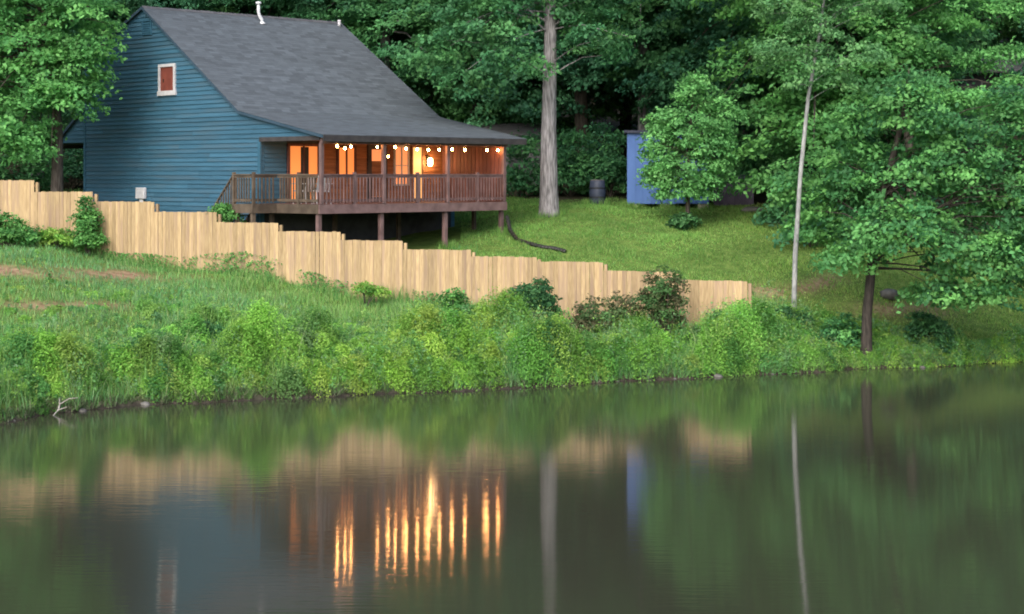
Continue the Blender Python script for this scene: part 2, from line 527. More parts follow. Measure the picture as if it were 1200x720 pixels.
def crown_arrays(lumps, cols, leaf, density, clump_r, flat=.35, hollow=.45, drop=.12):
    """lumps: (centre, (rx, ry, rz)); flat sprays of leaves spread through each lump's volume"""
    Cs, Ns, Ls, Ks, centres = [], [], [], [], []
    for c, r in lumps:
        c = np.array(c, float); r = np.array(r, float)
        vol = (r[0] * r[1] * r[2]) ** (2 / 3)
        n = max(5, int(2.4 * density * vol / clump_r ** 2))
        d = unit(rng.normal(size=(n, 3)))
        q = rng.uniform(hollow ** 3, 1.0, n) ** (1 / 3)
        q = q * rng.uniform(.88, 1.12, n)
        P = c + d * r * q[:, None]
        centres.append(P)
        k = palette(n, cols, .25)
        for i in range(n):
            cr = clump_r * rng.uniform(.6, 1.35)
            m = int(rng.uniform(.7, 1.3) * 5.2 * (cr / leaf) ** 2) + 8
            a = rng.uniform(0, 2 * np.pi, m); rr = cr * np.sqrt(rng.uniform(0, 1, m)) * rng.uniform(.75, 1.15, m)
            p = np.stack([np.cos(a) * rr, np.sin(a) * rr, rng.normal(0, flat * cr * .5, m) - drop * rr ** 2 / cr], 1)
            tilt = d[i].copy(); tilt[2] = abs(tilt[2]) * .3
            p[:, 2] -= (p @ np.array([tilt[0], tilt[1], 0])) * .35
            Cs.append(P[i] + p)
            nn = np.array([0, 0, .62]) + d[i] * .5 + rng.normal(0, .5, (m, 3))
            Ns.append(unit(nn))
            Ls.append(leaf * rng.uniform(.65, 1.35, m))
            Ks.append(np.clip(k[i] * (1 + rng.uniform(-.22, .22, (m, 1))), .003, 1))
    return np.concatenate(Cs), np.concatenate(Ns), np.concatenate(Ls), np.concatenate(Ks), np.concatenate(centres)

def branches(mb, trunk_pts, trunk_r, centres, every, r0=.35, rise=.35):
    tp = [Vector(p) for p in trunk_pts]
    zs = [p.z for p in tp]
    for c in centres[::every]:
        c = Vector(c)
        h = max(zs[0] + (zs[-1] - zs[0]) * random.uniform(.30, .62), min(c.z - rise * (Vector((c.x, c.y, 0)) - Vector((tp[0].x, tp[0].y, 0))).length * .9, zs[-1] * .97))
        b = Vector((np.interp(h, zs, [p.x for p in tp]), np.interp(h, zs, [p.y for p in tp]), h))
        rb = float(np.interp(h, zs, trunk_r)) * r0 * random.uniform(.6, 1)
        m = b.lerp(c, .5) + Vector((random.uniform(-.2, .2), random.uniform(-.2, .2), (c - b).length * .10))
        mb.tube([b, b.lerp(m, .5) + Vector((0, 0, .03)), m, c], [rb, rb * .8, rb * .6, rb * .2], 5, False)

def tree(name, label, cat, base, trunk_pts, trunk_r, lumps, cols, leaf, density, clump_r, bark, every=5, group=None, flare=1.5, r0=.35, hollow=.45, parts=True):
    """trunk_pts, lumps local to base"""
    base = Vector(base)
    t = thing(name, label, cat, base, group=group)
    C, N, L, K, cen = crown_arrays(lumps, cols, leaf, density, clump_r, hollow=hollow)
    mb = MB()
    tp = [Vector(p) for p in trunk_pts]; tr = list(trunk_r)
    tp2 = [tp[0] - Vector((0, 0, .25)), tp[0] + Vector((0, 0, .12)), tp[0].lerp(tp[1], .25)] + tp[1:]
    tr2 = [tr[0] * flare * 1.15, tr[0] * flare, tr[0] * 1.06] + tr[1:]
    mb.tube(tp2, tr2, 10, True, .06)
    mb.build('trunk', bark, t, True)
    if len(cen[::every]) <= 14:
        for c in cen[::every]:
            bb = MB()
            branches(bb, tp, tr, [c], 1, r0)
            bb.build('branch', bark, t, True)
    else:
        bb = MB()
        branches(bb, tp, tr, cen, every, r0)
        props(bb.build('branches', bark, t, True), kind='stuff')
    link('crown', leaf_mesh(name + '_crown', C, N, L, K), t)
    return t

def px_lumps(base, d, L):
    """lumps measured off the photograph as (px, py, rx px, rz px, depth offset) -> local ellipsoids"""
    out = []
    for (px, py, rx, rz, dd) in L:
        dist = d + dd
        c = ray(px, py, dist) - Vector(base)
        out.append((tuple(c), (rx * dist / F, rx * dist / F * .95, rz * dist / F)))
    return out

# ------------------------------------------------------------------ the house  (local x along the ridge, y back from the porch front, z up)
HP = Vector((-5.88, 53.0, 3.0))
house = thing('house', 'blue clapboard house with a steep grey shingle roof and a lamp-lit wraparound porch', 'house', HP, R(45))
def hs(px):      # distance back along the gable plane seen at px
    c = (px - 600) / F
    return (-5.88 - 53 * c) / (.70711 * (1 + c))
def ht_front(px):  # distance along the porch front seen at px
    c = (px - 600) / F
    return (53 * c + 5.88) / (.70711 * (1 - c))
LEN = 8.6        # ridge length
SF, SK, SR, SB, SL = 3.21, 4.24, 9.94, 13.9, 15.7
ZE, ZK, ZR, ZB, ZL = 3.80, 4.63, 8.44, 6.77, 4.98
DZ = 1.60        # deck floor
def sfront(z):
    if z < 3.72: return SF
    if z < ZK - .06: return max(.1, (z - 3.74) / .83 * SK)
    return SK + (z - (ZK - .06)) / ((ZR - ZK) / (SR - SK))
def sback(z):
    if z < 3.72: return SB
    if z < ZL - .06: return SB + (ZL - .06 - z) / (ZL - ZE) * (SL - SB)
    if z < ZB - .06: return SB
    return SR + (ZR - .06 - z) / ((ZR - ZB) / (SB - SR))
# wall core
gp = [(SF, -1.2), (SB, -1.2), (SB, 3.7), (SL - .05, 3.72), (SB, ZL - .07), (SB, ZB - .07), (SR, ZR - .07), (SK, ZK - .07), (.12, 3.74), (SF, 3.7)]
def gable(x0, x1):
    n = len(gp)
    return MB().poly([(x0, s, z) for s, z in gp] + [(x1, s, z) for s, z in gp],
                     [tuple(range(n)), tuple(range(n, 2 * n))[::-1]] + [(i, (i + 1) % n, n + (i + 1) % n, n + i)[::-1] for i in range(n)])
gw = gable(.0, .16).build('gable_wall', M['blue'], house)
st = .15
k = -32
while 3.72 + k * st < ZR - .1:
    z0 = 3.72 + k * st; z1 = z0 + st
    f0, f1, b0, b1 = sfront(z0 + 1e-3), sfront(z1 - 1e-3), sback(z0 + 1e-3), sback(z1 - 1e-3)
    if f1 > b1: f1 = b1 = (f1 + b1) / 2
    if z0 > 3.7: f0 = max(f0, .14)
    pt = -.010
    n_ = max(1, round((b0 - f0) / 3.7))
    cuts = [0.0] + [(j + random.uniform(-.3, .3)) / n_ for j in range(1, n_)] + [1.0]
    for ca, cb in zip(cuts[:-1], cuts[1:]):
        pr = -.036 - random.uniform(0, .008)
        g_ = .004 if cb < 1 else 0
        fa, fb = f0 + (b0 - f0) * ca, f0 + (b0 - f0) * cb - g_
        ga, gb = (fa, fb) if n_ > 1 and 0 < ca and cb < 1 else (f1 if ca == 0 else fa, b1 if cb == 1 else fb)
        MB().hexa([(-.001, fa, z0), (-.001, fb, z0), (pr, fb, z0 - random.uniform(0, .006)), (pr, fa, z0), (-.001, ga, z1), (-.001, gb, z1), (pt, gb, z1), (pt, ga, z1)]).build('siding_board', M['blue'], gw)
    k += 1
MB().box(-.05, .02, SF - .05, SF + .09, -1.2, 3.70).build('corner_board', M['bluetrim'], gw)
MB().box(-.05, .02, SB - .09, SB + .05, -1.2, ZL - .1).build('corner_board', M['bluetrim'], gw)
MB().box(-.055, .02, .10, SF, 3.60, 3.74).build('porch_beam', M['fascia'], house)
gable(LEN - .16, LEN).build('far_gable_wall', M['blue'], house)
MB().box(.16, LEN - .16, SB - .16, SB, -1.2, ZB - .1).build('back_wall', M['blue'], house)
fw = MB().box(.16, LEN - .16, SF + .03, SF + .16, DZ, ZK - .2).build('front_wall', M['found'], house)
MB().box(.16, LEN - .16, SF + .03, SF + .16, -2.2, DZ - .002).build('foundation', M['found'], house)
# gable window, vent, meter box
gwin = MB()
a0, a1, zb, zt = hs(209) + .10, hs(186) - .08, 5.33, 6.36
fw_ = .10
gwin.box(-.085, -.01, a0, a0 + fw_, zb, zt).box(-.085, -.01, a1 - fw_, a1, zb, zt).box(-.082, -.01, a0 + fw_, a1 - fw_, zt - fw_, zt).box(-.095, -.01, a0 - .04, a1 + .04, zb - .06, zb + fw_)
wf = gwin.build('gable_window', M['white'], house)
MB().box(-.045, -.012, a0 + fw_, a1 - fw_, zb + fw_, zt - fw_).build('shutter_panel', M['redpanel'], wf)
MB().box(-.062, -.047, a0 + fw_ + .62, a0 + fw_ + .66, zb + fw_ + .3, zb + fw_ + .42).build('latch', M['black'], wf)
gv = MB()
v0, v1 = hs(178), hs(169)
for i in range(6):
    gv.hexa([(-.03, v0, 7.45 + i * .075), (-.03, v1, 7.45 + i * .075), (-.07, v1, 7.44 + i * .075), (-.07, v0, 7.44 + i * .075), (-.02, v0, 7.52 + i * .075), (-.02, v1, 7.52 + i * .075), (-.03, v1, 7.515 + i * .075), (-.03, v0, 7.515 + i * .075)])
gv.box(-.075, -.01, v0 - .05, v0, 7.42, 7.93).box(-.075, -.01, v1, v1 + .05, 7.42, 7.93).box(-.074, -.01, v0, v1, 7.91, 7.95)
gv.build('gable_vent', M['bluetrim'], house)
mbx = MB().box(-.16, -.036, hs(173), hs(163), 1.68, 2.08)
mbx.box(-.11, -.036, hs(170), hs(166), 1.2, 1.68)
mbx.build('meter_box', M['white'], house, bevel=.02)

# roof
def slab(p0, p1, x0, x1, th):
    (s0, z0), (s1, z1) = p0, p1
    return [(x0, s0, z0 - th), (x1, s0, z0 - th), (x1, s1, z1 - th), (x0, s1, z1 - th), (x0, s0, z0), (x1, s0, z0), (x1, s1, z1), (x0, s1, z1)]
EV = (-.18, ZE - .83 * .18 / SK)
X0, X1 = -.12, LEN + .22
mb = MB()
mb.hexa(slab((SK, ZK), (SR, ZR), X0, X1, .055))
mb.hexa(slab(EV, (SK - .001, ZK - .0005), X0, X1, .055))
mb.hexa(slab((SR + .001, ZR - .001), (SB + .25, ZB - .25 * .42), X0, X1, .055))
mb.hexa(slab((SB + .01, ZL), (SL + .2, ZE - .1), X0, X1, .055))
roof = mb.build('roof', M['roofdeck'], house)
def shingles(segs):
    V, K = [], []
    ex, wd = .150, .33
    for (p0, p1) in segs:
        (s0, z0), (s1, z1) = p0, p1
        ln = math.hypot(s1 - s0, z1 - z0)
        us = Vector((0, (s1 - s0) / ln, (z1 - z0) / ln)); nn = Vector((0, -us.z, us.y))
        if nn.z < 0: nn = -nn
        n = int(ln / ex)
        for r_ in range(n + 1):
            x = X0 - .02 - random.uniform(0, .33)
            while x < X1 + .02:
                xa, xb = max(x, X0 - .02), min(x + wd * random.uniform(.8, 1.2), X1 + .02)
                x = xb + .002
                if xb - xa < .03: continue
                a = ex * r_ - random.uniform(0, .004); b = min(ex * (r_ + 1) + .03, ln + .01)
                h = .011
                o = Vector((0, s0, z0))
                P = []
                for (u, hh) in ((a, .002), (b, .002), (a, h), (b, .006)):
                    for xx in (xa, xb):
                        q = o + us * u + nn * hh
                        P.append((xx, q.y, q.z))
                # bottom a: 0,1  bottom b: 2,3  top a: 4,5  top b: 6,7
                V.append([P[0], P[1], P[3], P[2], P[4], P[5], P[7], P[6]])
                g = .076 * random.choice((.82, .95, 1.0, 1.06, 1.16)) * random.uniform(.94, 1.06) * (1 + .07 * math.sin(x * 1.3 + r_ * .9 + s0) * math.sin(r_ * .37 + x * .5))
                K.append((g * .84, g * 1.02, g * 1.19))
    n = len(V)
    V = np.array(V).reshape(-1, 3)
    base = np.arange(n)[:, None, None] * 8
    q = np.array([(3, 2, 1, 0), (4, 5, 6, 7), (0, 1, 5, 4), (1, 2, 6, 5), (2, 3, 7, 6), (3, 0, 4, 7)])[None]
    return array_mesh('shingles', V, (base + q).reshape(-1, 4), M['shingle'], np.repeat(np.array(K), 8, 0))
sh = link('shingles', shingles([(EV, (SK, ZK)), ((SK, ZK), (SR, ZR)), ((SB + .25, ZB - .105), (SR, ZR)), ((SL + .2, ZE - .1), (SB + .02, ZL))]), roof)
props(sh, kind='stuff')
mb = MB()
x = X0
while x < X1:
    x2 = min(x + .3, X1)
    h = random.uniform(.018, .03)
    mb.poly([(x, SR - .14, ZR - .07), (x2 + .02, SR - .14, ZR - .075), (x2 + .02, SR, ZR + h), (x, SR, ZR + h + .01), (x, SR + .14, ZR - .03), (x2 + .02, SR + .14, ZR - .035)], [(0, 1, 2, 3), (3, 2, 5, 4)])
    x = x2
mb.build('ridge_cap', M['roofdeck'], roof)
def rake(p0, p1, name='rake_board', x0=X0 + .002, hgt=.10, mat=None):
    (s0, z0), (s1, z1) = p0, p1
    MB().hexa([(x0 - .03, s0, z0 - hgt), (x0, s0, z0 - hgt), (x0, s1, z1 - hgt), (x0 - .03, s1, z1 - hgt), (x0 - .03, s0, z0 - .004), (x0, s0, z0 - .004), (x0, s1, z1 - .004), (x0 - .03, s1, z1 - .004)]).build(name, mat or M['raketrim'], roof)
rake((SK, ZK), (SR, ZR)); rake(EV, (SK, ZK)); rake((SR, ZR), (SB + .25, ZB - .105)); rake((SB, ZL), (SL + .2, ZE - .1))
rake((SK, ZK), (SR, ZR), x0=X1 + .028); rake(EV, (SK, ZK), x0=X1 + .028)
MB().box(X0, X1, EV[0] - .03, EV[0] - .001, EV[1] - .20, EV[1] - .01).build('fascia', M['fascia'], roof)
MB().box(X0 + .01, X1 - .01, SL + .201, SL + .23, ZE - .28, ZE - .11).build('fascia', M['fascia'], roof)
# flue pipe with an elbow, seen against the woods over the ridge
t0_, zz, sy = 4.62, ZR - .30, SR - .42
mb = MB()
mb.tube([(t0_ + .13, sy - .04, zz), (t0_ + .12, sy - .02, zz + .12), (t0_ + .03, sy + .01, zz + .28), (t0_, sy + .02, zz + .42), (t0_, sy + .02, zz + .74)], [.06] * 5, 10)
mb.tube([(t0_, sy + .02, zz + .68), (t0_, sy + .02, zz + .70), (t0_, sy + .02, zz + .77), (t0_, sy + .02, zz + .79)], [.07, .11, .105, .04], 10)
mb.tube([(t0_ + .13, sy - .04, zz - .05), (t0_ + .13, sy - .04, zz + .04)], [.15, .08], 10)
mb.build('vent_pipe', M['metal'], roof, True)
MB().tube([(X1 - .25, SR - .25, ZR - .2), (X1 - .25, SR - .25, ZR + .02)], [.06, .06], 8).ball((X1 - .25, SR - .25, ZR + .03), .08, 8, 5, (1, 1, .6)).build('vent_cap', M['white'], roof, True)

# porch ceiling, deck, posts
MB().box(.02, 8.1, .0, SF, 3.655, 3.70).build('porch_ceiling', M['ceiling'], house)
MB().box(-.02, 8.1, -.02, .12, 3.50, 3.652).build('porch_beam', M['deck'], house)
deck = MB().box(-.10, 8.06, .06, .12, DZ - .26, DZ - .035).build('deck', M['deck'], house)
y = .06
while y < SF - .05:
    MB().box(-.10, 8.06, y, y + .135, DZ - .033, DZ - random.uniform(0, .004)).build('deck_board', M['deck'], deck)
    y += .141
MB().box(-.12, 8.08, .022, .058, DZ - .29, DZ - .002).build('rim_board', M['deck'], deck)
MB().box(-.14, -.102, .06, 2.2, DZ - .29, DZ - .002).build('rim_board', M['deckdull'], deck)
MB().box(8.062, 8.10, .02, SF, DZ - .29, DZ - .002).build('rim_board', M['deck'], deck)
for i in range(14):
    MB().box(.2 + i * .58, .24 + i * .58, .13, SF, DZ - .25, DZ - .036).build('joist', M['deckdull'], deck)
# landing by the gable and its stair
y = 2.2
while y < 3.18:
    MB().box(-1.05, -.145, y, y + .135, DZ - .033, DZ - .001).build('deck_board', M['deckdull'], deck)
    y += .141
MB().box(-1.09, -1.052, 2.16, 3.2, DZ - .29, DZ + .001).build('rim_board', M['deckdull'], deck)
MB().box(-1.05, -.145, 2.16, 2.198, DZ - .29, DZ - .001).build('rim_board', M['deckdull'], deck)
stair = MB().hexa([(-1.09, 3.2, DZ - .30), (-1.05, 3.2, DZ - .30), (-1.05, 4.65, -.05), (-1.09, 4.65, -.05), (-1.09, 3.2, DZ), (-1.05, 3.2, DZ), (-1.05, 4.65, .22), (-1.09, 4.65, .22)]).hexa(
    [(-.2, 3.2, DZ - .30), (-.16, 3.2, DZ - .30), (-.16, 4.65, -.05), (-.2, 4.65, -.05), (-.2, 3.2, DZ), (-.16, 3.2, DZ), (-.16, 4.65, .22), (-.2, 4.65, .22)]).build('stair', M['deckdull'], house)
for i in range(7):
    MB().box(-1.049, -.201, 3.22 + i * .2, 3.46 + i * .2, DZ - .2 * (i + 1), DZ - .2 * (i + 1) + .04).build('tread', M['deckdull'], stair)
PT = (.0, ht_front(451), ht_front(526), 7.98)
for i, t in enumerate(PT):
    x, yb = HP.x + .7071 * t, HP.y + .7071 * t
    g = gz(x, yb) - HP.z - .15
    MB().box(t - .07, t + .07, .125, .265, g, DZ - .30).build('deck_post', M['deck'], deck, bevel=.008)
    MB().box(t - .06, t + .06, -.0, .119, DZ, 3.50).build('porch_post', M['deck'], house, bevel=.008)
for (t, s) in ((.0, 2.6), (2.6, 2.6), (5.4, 2.6), (7.98, 1.55), (-1.0, 2.25), (-1.0, 3.1)):
    x, yb = HP.x + .7071 * (t - s), HP.y + .7071 * (t + s)
    MB().box(t - .06, t + .06, s - .06, s + .06, gz(x, yb) - HP.z - .15, DZ - .30).build('deck_post', M['deckdull'], deck)
# railings
RT = DZ + .95
bal = MB().box(-.019, .019, -.019, .019, 0, .80).mesh('baluster', M['deck'])
bald = MB().box(-.019, .019, -.019, .019, 0, .80).mesh('baluster', M['deckdull'])
def rail(p0, p1, mat, me, posts=(), nm='railing'):
    (xa, ya), (xb, yb) = p0, p1
    L = math.hypot(xb - xa, yb - ya); ux, uy = (xb - xa) / L, (yb - ya) / L
    def bar(w, z0, z1, m):
        nx_, ny_ = -uy * w, ux * w
        pts = [(xa - nx_, ya - ny_), (xb - nx_, yb - ny_), (xb + nx_, yb + ny_), (xa + nx_, ya + ny_)]
        m.hexa([(p[0], p[1], z0) for p in pts] + [(p[0], p[1], z1) for p in pts])
        return m
    r = bar(.022, DZ + .08, DZ + .16, MB()).build(nm, mat, house)
    bar(.05, RT - .04, RT, MB()).build('handrail', mat, r)
    bar(.018, RT - .12, RT - .042, MB()).build('upper_rail', mat, r)
    n = int(L / .132)
    for i in range(1, n):
        q = L * i / n
        link('baluster', me, r, (xa + ux * q, ya + uy * q + (-.04 if uy == 0 else 0), DZ + .045))
    for q in posts:
        cx, cy = xa + ux * q, ya + uy * q
        MB().box(cx - .045, cx + .045, cy - .045, cy + .045, DZ - .1, RT + .06).build('railing_post', mat, r)
    return r
for a, b in zip(PT[:-1], PT[1:]):
    rail((a + .062, .07), (b - .062, .07), M['deck'], bal, ((b - a) / 2,))
rail((-.10, .12), (-.10, 2.15), M['deckdull'], bald, (.95,))
rail((-1.02, 2.19), (-.14, 2.19), M['deckdull'], bald, (.0,))
rail((-1.06, 2.25), (-1.06, 3.18), M['deckdull'], bald, (.93,))
sr = MB().hexa([(-1.10, 3.2, RT - .05), (-1.03, 3.2, RT - .05), (-1.03, 4.62, 1.10), (-1.10, 4.62, 1.10), (-1.10, 3.2, RT), (-1.03, 3.2, RT), (-1.03, 4.62, 1.16), (-1.10, 4.62, 1.16)]).build('stair_railing', M['deckdull'], house)
for i in range(1, 11):
    q = i / 10
    yy = 3.2 + 1.38 * q
    MB().box(-1.085, -1.05, yy - .018, yy + .018, DZ + .1 - 1.38 * q, RT - .05 - 1.38 * q).build('baluster', M['deckdull'], sr)
MB().box(-1.11, -1.02, 4.58, 4.67, -.3, 1.25).build('railing_post', M['deckdull'], sr)
# end wall of upright boards
ew = MB().box(8.0, 8.03, .13, SF - .02, 3.55, 3.65).box(8.0, 8.03, .13, SF - .02, DZ, DZ + .1).build('porch_end_wall', M['endwall'], house)
y = .14
while y < SF - .1:
    MB().box(7.965 - random.uniform(0, .012), 7.998, y, y + .17, DZ + .002, 3.648).build('upright_board', M['endwall'], ew)
    y += .19
# front wall boards under the porch roof
z = DZ + .005
while z < 3.62:
    for (xa, xb, m) in ((.17, 1.06, 'blue'), (2.42, 8.42, 'cedar')):
        z1 = z + .146
        MB().hexa([(xa, SF - .012, z), (xb, SF - .012, z), (xb, SF + .029, z), (xa, SF + .029, z), (xa, SF + .012, z1), (xb, SF + .012, z1), (xb, SF + .029, z1), (xa, SF + .029, z1)]).build('siding_board', M[m], fw)
    z += .148
def opening(name, xa, xb, za, zb, pane, mull=0, fr=.07, mat='endwall', rows=0):
    y0, y1 = SF - .07, SF + .028
    o = MB().box(xa, xa + fr, y0, y1, za, zb).box(xb - fr, xb, y0, y1, za, zb).box(xa + fr, xb - fr, y0 + .004, y1, zb - fr, zb).box(xa + fr, xb - fr, y0 + .004, y1, za, za + fr).build(name, M[mat], house)
    MB().box(xa + fr, xb - fr, SF - .03, SF - .015, za + fr, zb - fr).build('pane', M[pane], o)
    for i in range(mull):
        xm = xa + (xb - xa) * (i + 1) / (mull + 1)
        MB().box(xm - .03, xm + .03, y0 + .008, SF - .031, za + fr, zb - fr).build('mullion', M[mat], o)
    for i in range(rows):
        zm = za + (zb - za) * (i + 1) / (rows + 1)
        MB().box(xa + fr, xb - fr, y0 + .015, SF - .031, zm - .015, zm + .015).build('glazing_bar', M[mat], o)
    return o
o = opening('french_door', 1.08, 2.40, DZ + .01, 3.55, 'pane', 1, .08, 'endwall')
MB().box(1.62, 1.95, SF - .045, SF - .032, DZ + .1, 3.45).build('curtain', M['fascia'], o)
opening('porch_window', 3.15, 3.98, 2.45, 3.52, 'pane', 1, .08, 'endwall')
d = opening('porch_door', 4.50, 5.36, DZ + .01, 3.56, 'pane2', 0, .16, 'fascia')
MB().box(4.665, 5.195, SF - .052, SF - .032, DZ + .18, 3.0).build('door_panel', M['cedar'], d)
MB().box(5.10, 5.13, SF - .10, SF - .053, DZ + .95, DZ + 1.07).build('handle', M['metal'], d)
opening('porch_window', 5.70, 6.38, 2.15, 3.55, 'pane2', 1, .06, 'white', 1)
opening('lit_doorway', 6.50, 7.05, DZ + .01, 3.55, 'pane3', 0, .06, 'cedar')
wl = MB().box(7.22, 7.34, SF - .06, SF - .012, 2.85, 3.2).tube([(7.28, SF - .03, 3.15), (7.28, SF - .12, 3.2), (7.28, SF - .16, 3.14)], .012, 6).build('wall_lantern', M['black'], house)
MB().tube([(7.28, SF - .16, 2.84), (7.28, SF - .16, 2.9), (7.28, SF - .16, 3.06), (7.28, SF - .16, 3.12)], [.05, .085, .085, .04], 10).build('lamp_glass', M['lamp'], wl, True)
ld = bpy.data.lights.new('lantern_light', 'POINT'); ld.energy = 10; ld.color = (1, .55, .24); ld.shadow_soft_size = .1
lo_ = link('lantern_light', ld, wl, (7.28, SF - .36, 2.98))

# string lights along the porch eave
sl = thing('string_lights', 'string of glowing warm bulbs hung along the porch eave', 'string lights', HP, R(45))
BP = [(380, 3.48), (397, 3.50), (406, 3.44), (413, 3.50), (444, 3.50), (457, 3.20), (465, 3.50), (478, 3.46), (491, 3.44), (504, 3.43), (517, 3.44), (527, 3.17), (532, 3.46), (547, 3.45), (573, 3.45), (586, 3.45)]
pts = []
bt = []
for px, zz in BP:
    t = min(ht_front(px) + .12, 7.85)
    s = .22
    bt.append((t, s, zz - .06))
    pts += [(t, s, zz)]
cab = []
for a, b in zip(pts[:-1], pts[1:]):
    a, b = Vector(a), Vector(b)
    cab += [a, a.lerp(b, .5) + Vector((0, 0, .03))]
cab.append(Vector(pts[-1]))
MB().tube(cab, .008, 5).build('cable', M['cable'], sl)
for i, (t, s, zz) in enumerate(bt):
    big = .027 if i in (4, 5) else .033
    o = MB().ball((t, s, zz - .02), big, 10, 7, (1, 1, 1.15)).build('bulb', M['bulb'], sl, True)
    MB().tube([(t, s, zz + .03), (t, s, zz + .075)], .022, 6).build('socket', M['black'], o)
    if i in (5, 7, 9, 12, 14):
        pl = bpy.data.lights.new('bulb_light', 'POINT'); pl.energy = 3.6; pl.color = (1, .42, .13); pl.shadow_soft_size = .07
        link('bulb_light', pl, o, (t, s + .12, zz - .15))

# chairs on the deck
def deck_chair(label, loc_ts, rz, mat):
    t, s = loc_ts
    v = HP + Vector((.70711 * (t - s), .70711 * (t + s), DZ))
    c = thing('patio_chair', label, 'chair', v, rz, 'chairs on the porch')
    MB().hexa([(-.24, -.24, .40), (.24, -.24, .40), (.22, .22, .38), (-.22, .22, .38), (-.24, -.24, .44), (.24, -.24, .44), (.22, .22, .42), (-.22, .22, .42)]).build('seat', mat, c, bevel=.01)
    for i in range(5):
        q = -.2 + i * .1
        MB().hexa([(q - .035, .20, .43), (q + .035, .20, .43), (q + .035, .225, .43), (q - .035, .225, .43), (q - .035, .31, .86), (q + .035, .31, .86), (q + .035, .33, .86), (q - .035, .33, .86)]).build('back_slat', mat, c)
    MB().box(-.25, .25, .305, .345, .83, .90).build('top_rail', mat, c, bevel=.01)
    for sx in (-1, 1):
        MB().tube([(sx * .24, -.22, 0), (sx * .235, -.21, .63)], .02, 6).build('leg', mat, c)
        MB().tube([(sx * .23, .26, 0), (sx * .225, .215, .42)], .02, 6).build('leg', mat, c)
        MB().box(sx * .25 - .03, sx * .25 + .03, -.25, .27, .63, .655).build('armrest', mat, c)
    return c
deck_chair('white slatted patio chair nearer the porch stairs behind the dull side railing', (.45, 1.55), R(45 + 200), M['white'])
deck_chair('white slatted patio chair close to the corner post of the porch', (.55, .75), R(45 + 160), M['white'])
deck_chair('dark patio chair in front of the glowing french doors', (1.5, 2.4), R(45 + 180), M['black'])

# ------------------------------------------------------------------ the fence
FA, FB = Vector((-16.95, 56.5, 0)), Vector((6.74, 49.0, 0))
fdir = (FB - FA).normalized()
fn = Vector((fdir.y, -fdir.x, 0))     # towards the pond
def fence_at(px):
    c = (px - 600) / F
    # X = c*Y on the line FA + q*fdir
    q = (c * FA.y - FA.x) / (fdir.x - c * fdir.y)
    return q
fence = thing('wooden_fence', 'new tan plank privacy fence stepping down the bank to the water', 'fence', (FA.x, FA.y, gz(FA.x, FA.y)))
FO = Vector(fence.location)
PAN = [(-108, -34, 199), (-34, 40, 211.5), (40, 109, 225), (109, 181, 236.5), (181, 254, 248.5), (254, 326, 261), (326, 399, 271.5), (399, 472, 282), (472, 552, 292.7), (552, 629, 301), (629, 707, 307), (707, 791, 318), (791, 876, 329)]
pk = MB().box(-.066, .066, -.010, .010, 0, 1).mesh('picket', M['fence'])
pk2 = MB().hexa([(-.066, -.010, 0), (.066, -.010, 0), (.066, .010, 0), (-.066, .010, 0), (-.063, -.010, 1), (.065, -.010, 1.0), (.065, .010, 1.0), (-.063, .010, 1)]).mesh('picket', M['fence'])
fang = math.atan2(fdir.y, fdir.x)
for (pa, pb, py) in PAN:
    qa, qb = fence_at(pa), fence_at(pb)
    mid = FA + fdir * ((qa + qb) / 2)
    top = CAMH - (py - HOR) * mid.y / F
    n = max(1, round((qb - qa - .03) / .138))
    stp = (qb - qa) / n
    for i in range(n):
        q = qa + stp * (i + .5)
        p = FA + fdir * q + fn * (random.uniform(-.004, .006))
        g = gz(p.x, p.y) - .06
        o = link('picket', random.choice((pk, pk, pk2)), fence, Vector((p.x, p.y, g)) - FO)
        o.rotation_euler = (random.uniform(-.006, .006), 0, fang + random.uniform(-.02, .02))
        tz = top + random.uniform(-.012, .012)
        o.scale = ((stp - (random.uniform(.012, .022) if random.random() < .08 else random.uniform(.001, .005))) / .132, 1, tz - g)
    # rails and posts behind
    for k_, zz in enumerate((.25, .95, 1.6)):
        z0 = top - 1.83 + zz
        a, b = FA + fdir * qa - fn * .03 - FO, FA + fdir * (qb - .004) - fn * .03 - FO
        c_, d_ = a - fn * .038, b - fn * .038
        zr = z0 - FO.z
        MB().hexa([(a.x, a.y, zr), (b.x, b.y, zr), (d_.x, d_.y, zr), (c_.x, c_.y, zr), (a.x, a.y, zr + .09), (b.x, b.y, zr + .09), (d_.x, d_.y, zr + .09), (c_.x, c_.y, zr + .09)]).build('rail', M['fencedark'], fence)
    q = FA + fdir * (qb + .05) - fn * .115
    g = gz(q.x, q.y)
    o = MB().box(-.045, .045, -.045, .045, 0, top - .07 - g + .3).build('post', M['fence'], fence)
    o.location = Vector((q.x, q.y, g - .3)) - FO
    o.rotation_euler = (0, 0, fang)

# ------------------------------------------------------------------ sheds and yard things
def plank_wall(parent, origin, ux, width, z0, z1, mat, bw=.30, name='wall_board', out=None):
    n = max(1, round(width / bw)); s = width / n
    for i in range(n):
        a = origin + ux * (s * i + .006); b = origin + ux * (s * (i + 1) - .006)
        o_ = out * (.02 + random.uniform(0, .006))
        MB().hexa([(a.x, a.y, z0), (b.x, b.y, z0), ((b + o_).x, (b + o_).y, z0), ((a + o_).x, (a + o_).y, z0), (a.x, a.y, z1), (b.x, b.y, z1), ((b + o_).x, (b + o_).y, z1), ((a + o_).x, (a + o_).y, z1)]).build(name, mat, parent)
sp = on_ground(735, 63.0)
sw = 3.0
shz = CAMH - (239 - HOR) * 63 / F        # floor of the shed
sht = CAMH - (155 - HOR) * 63 / F
shed = thing('garden_shed', 'bright blue board shed on concrete blocks at the edge of the woods', 'shed', (sp.x, 63.0, sp.z), R(-4))
z0, z1 = shz - sp.z, sht - sp.z
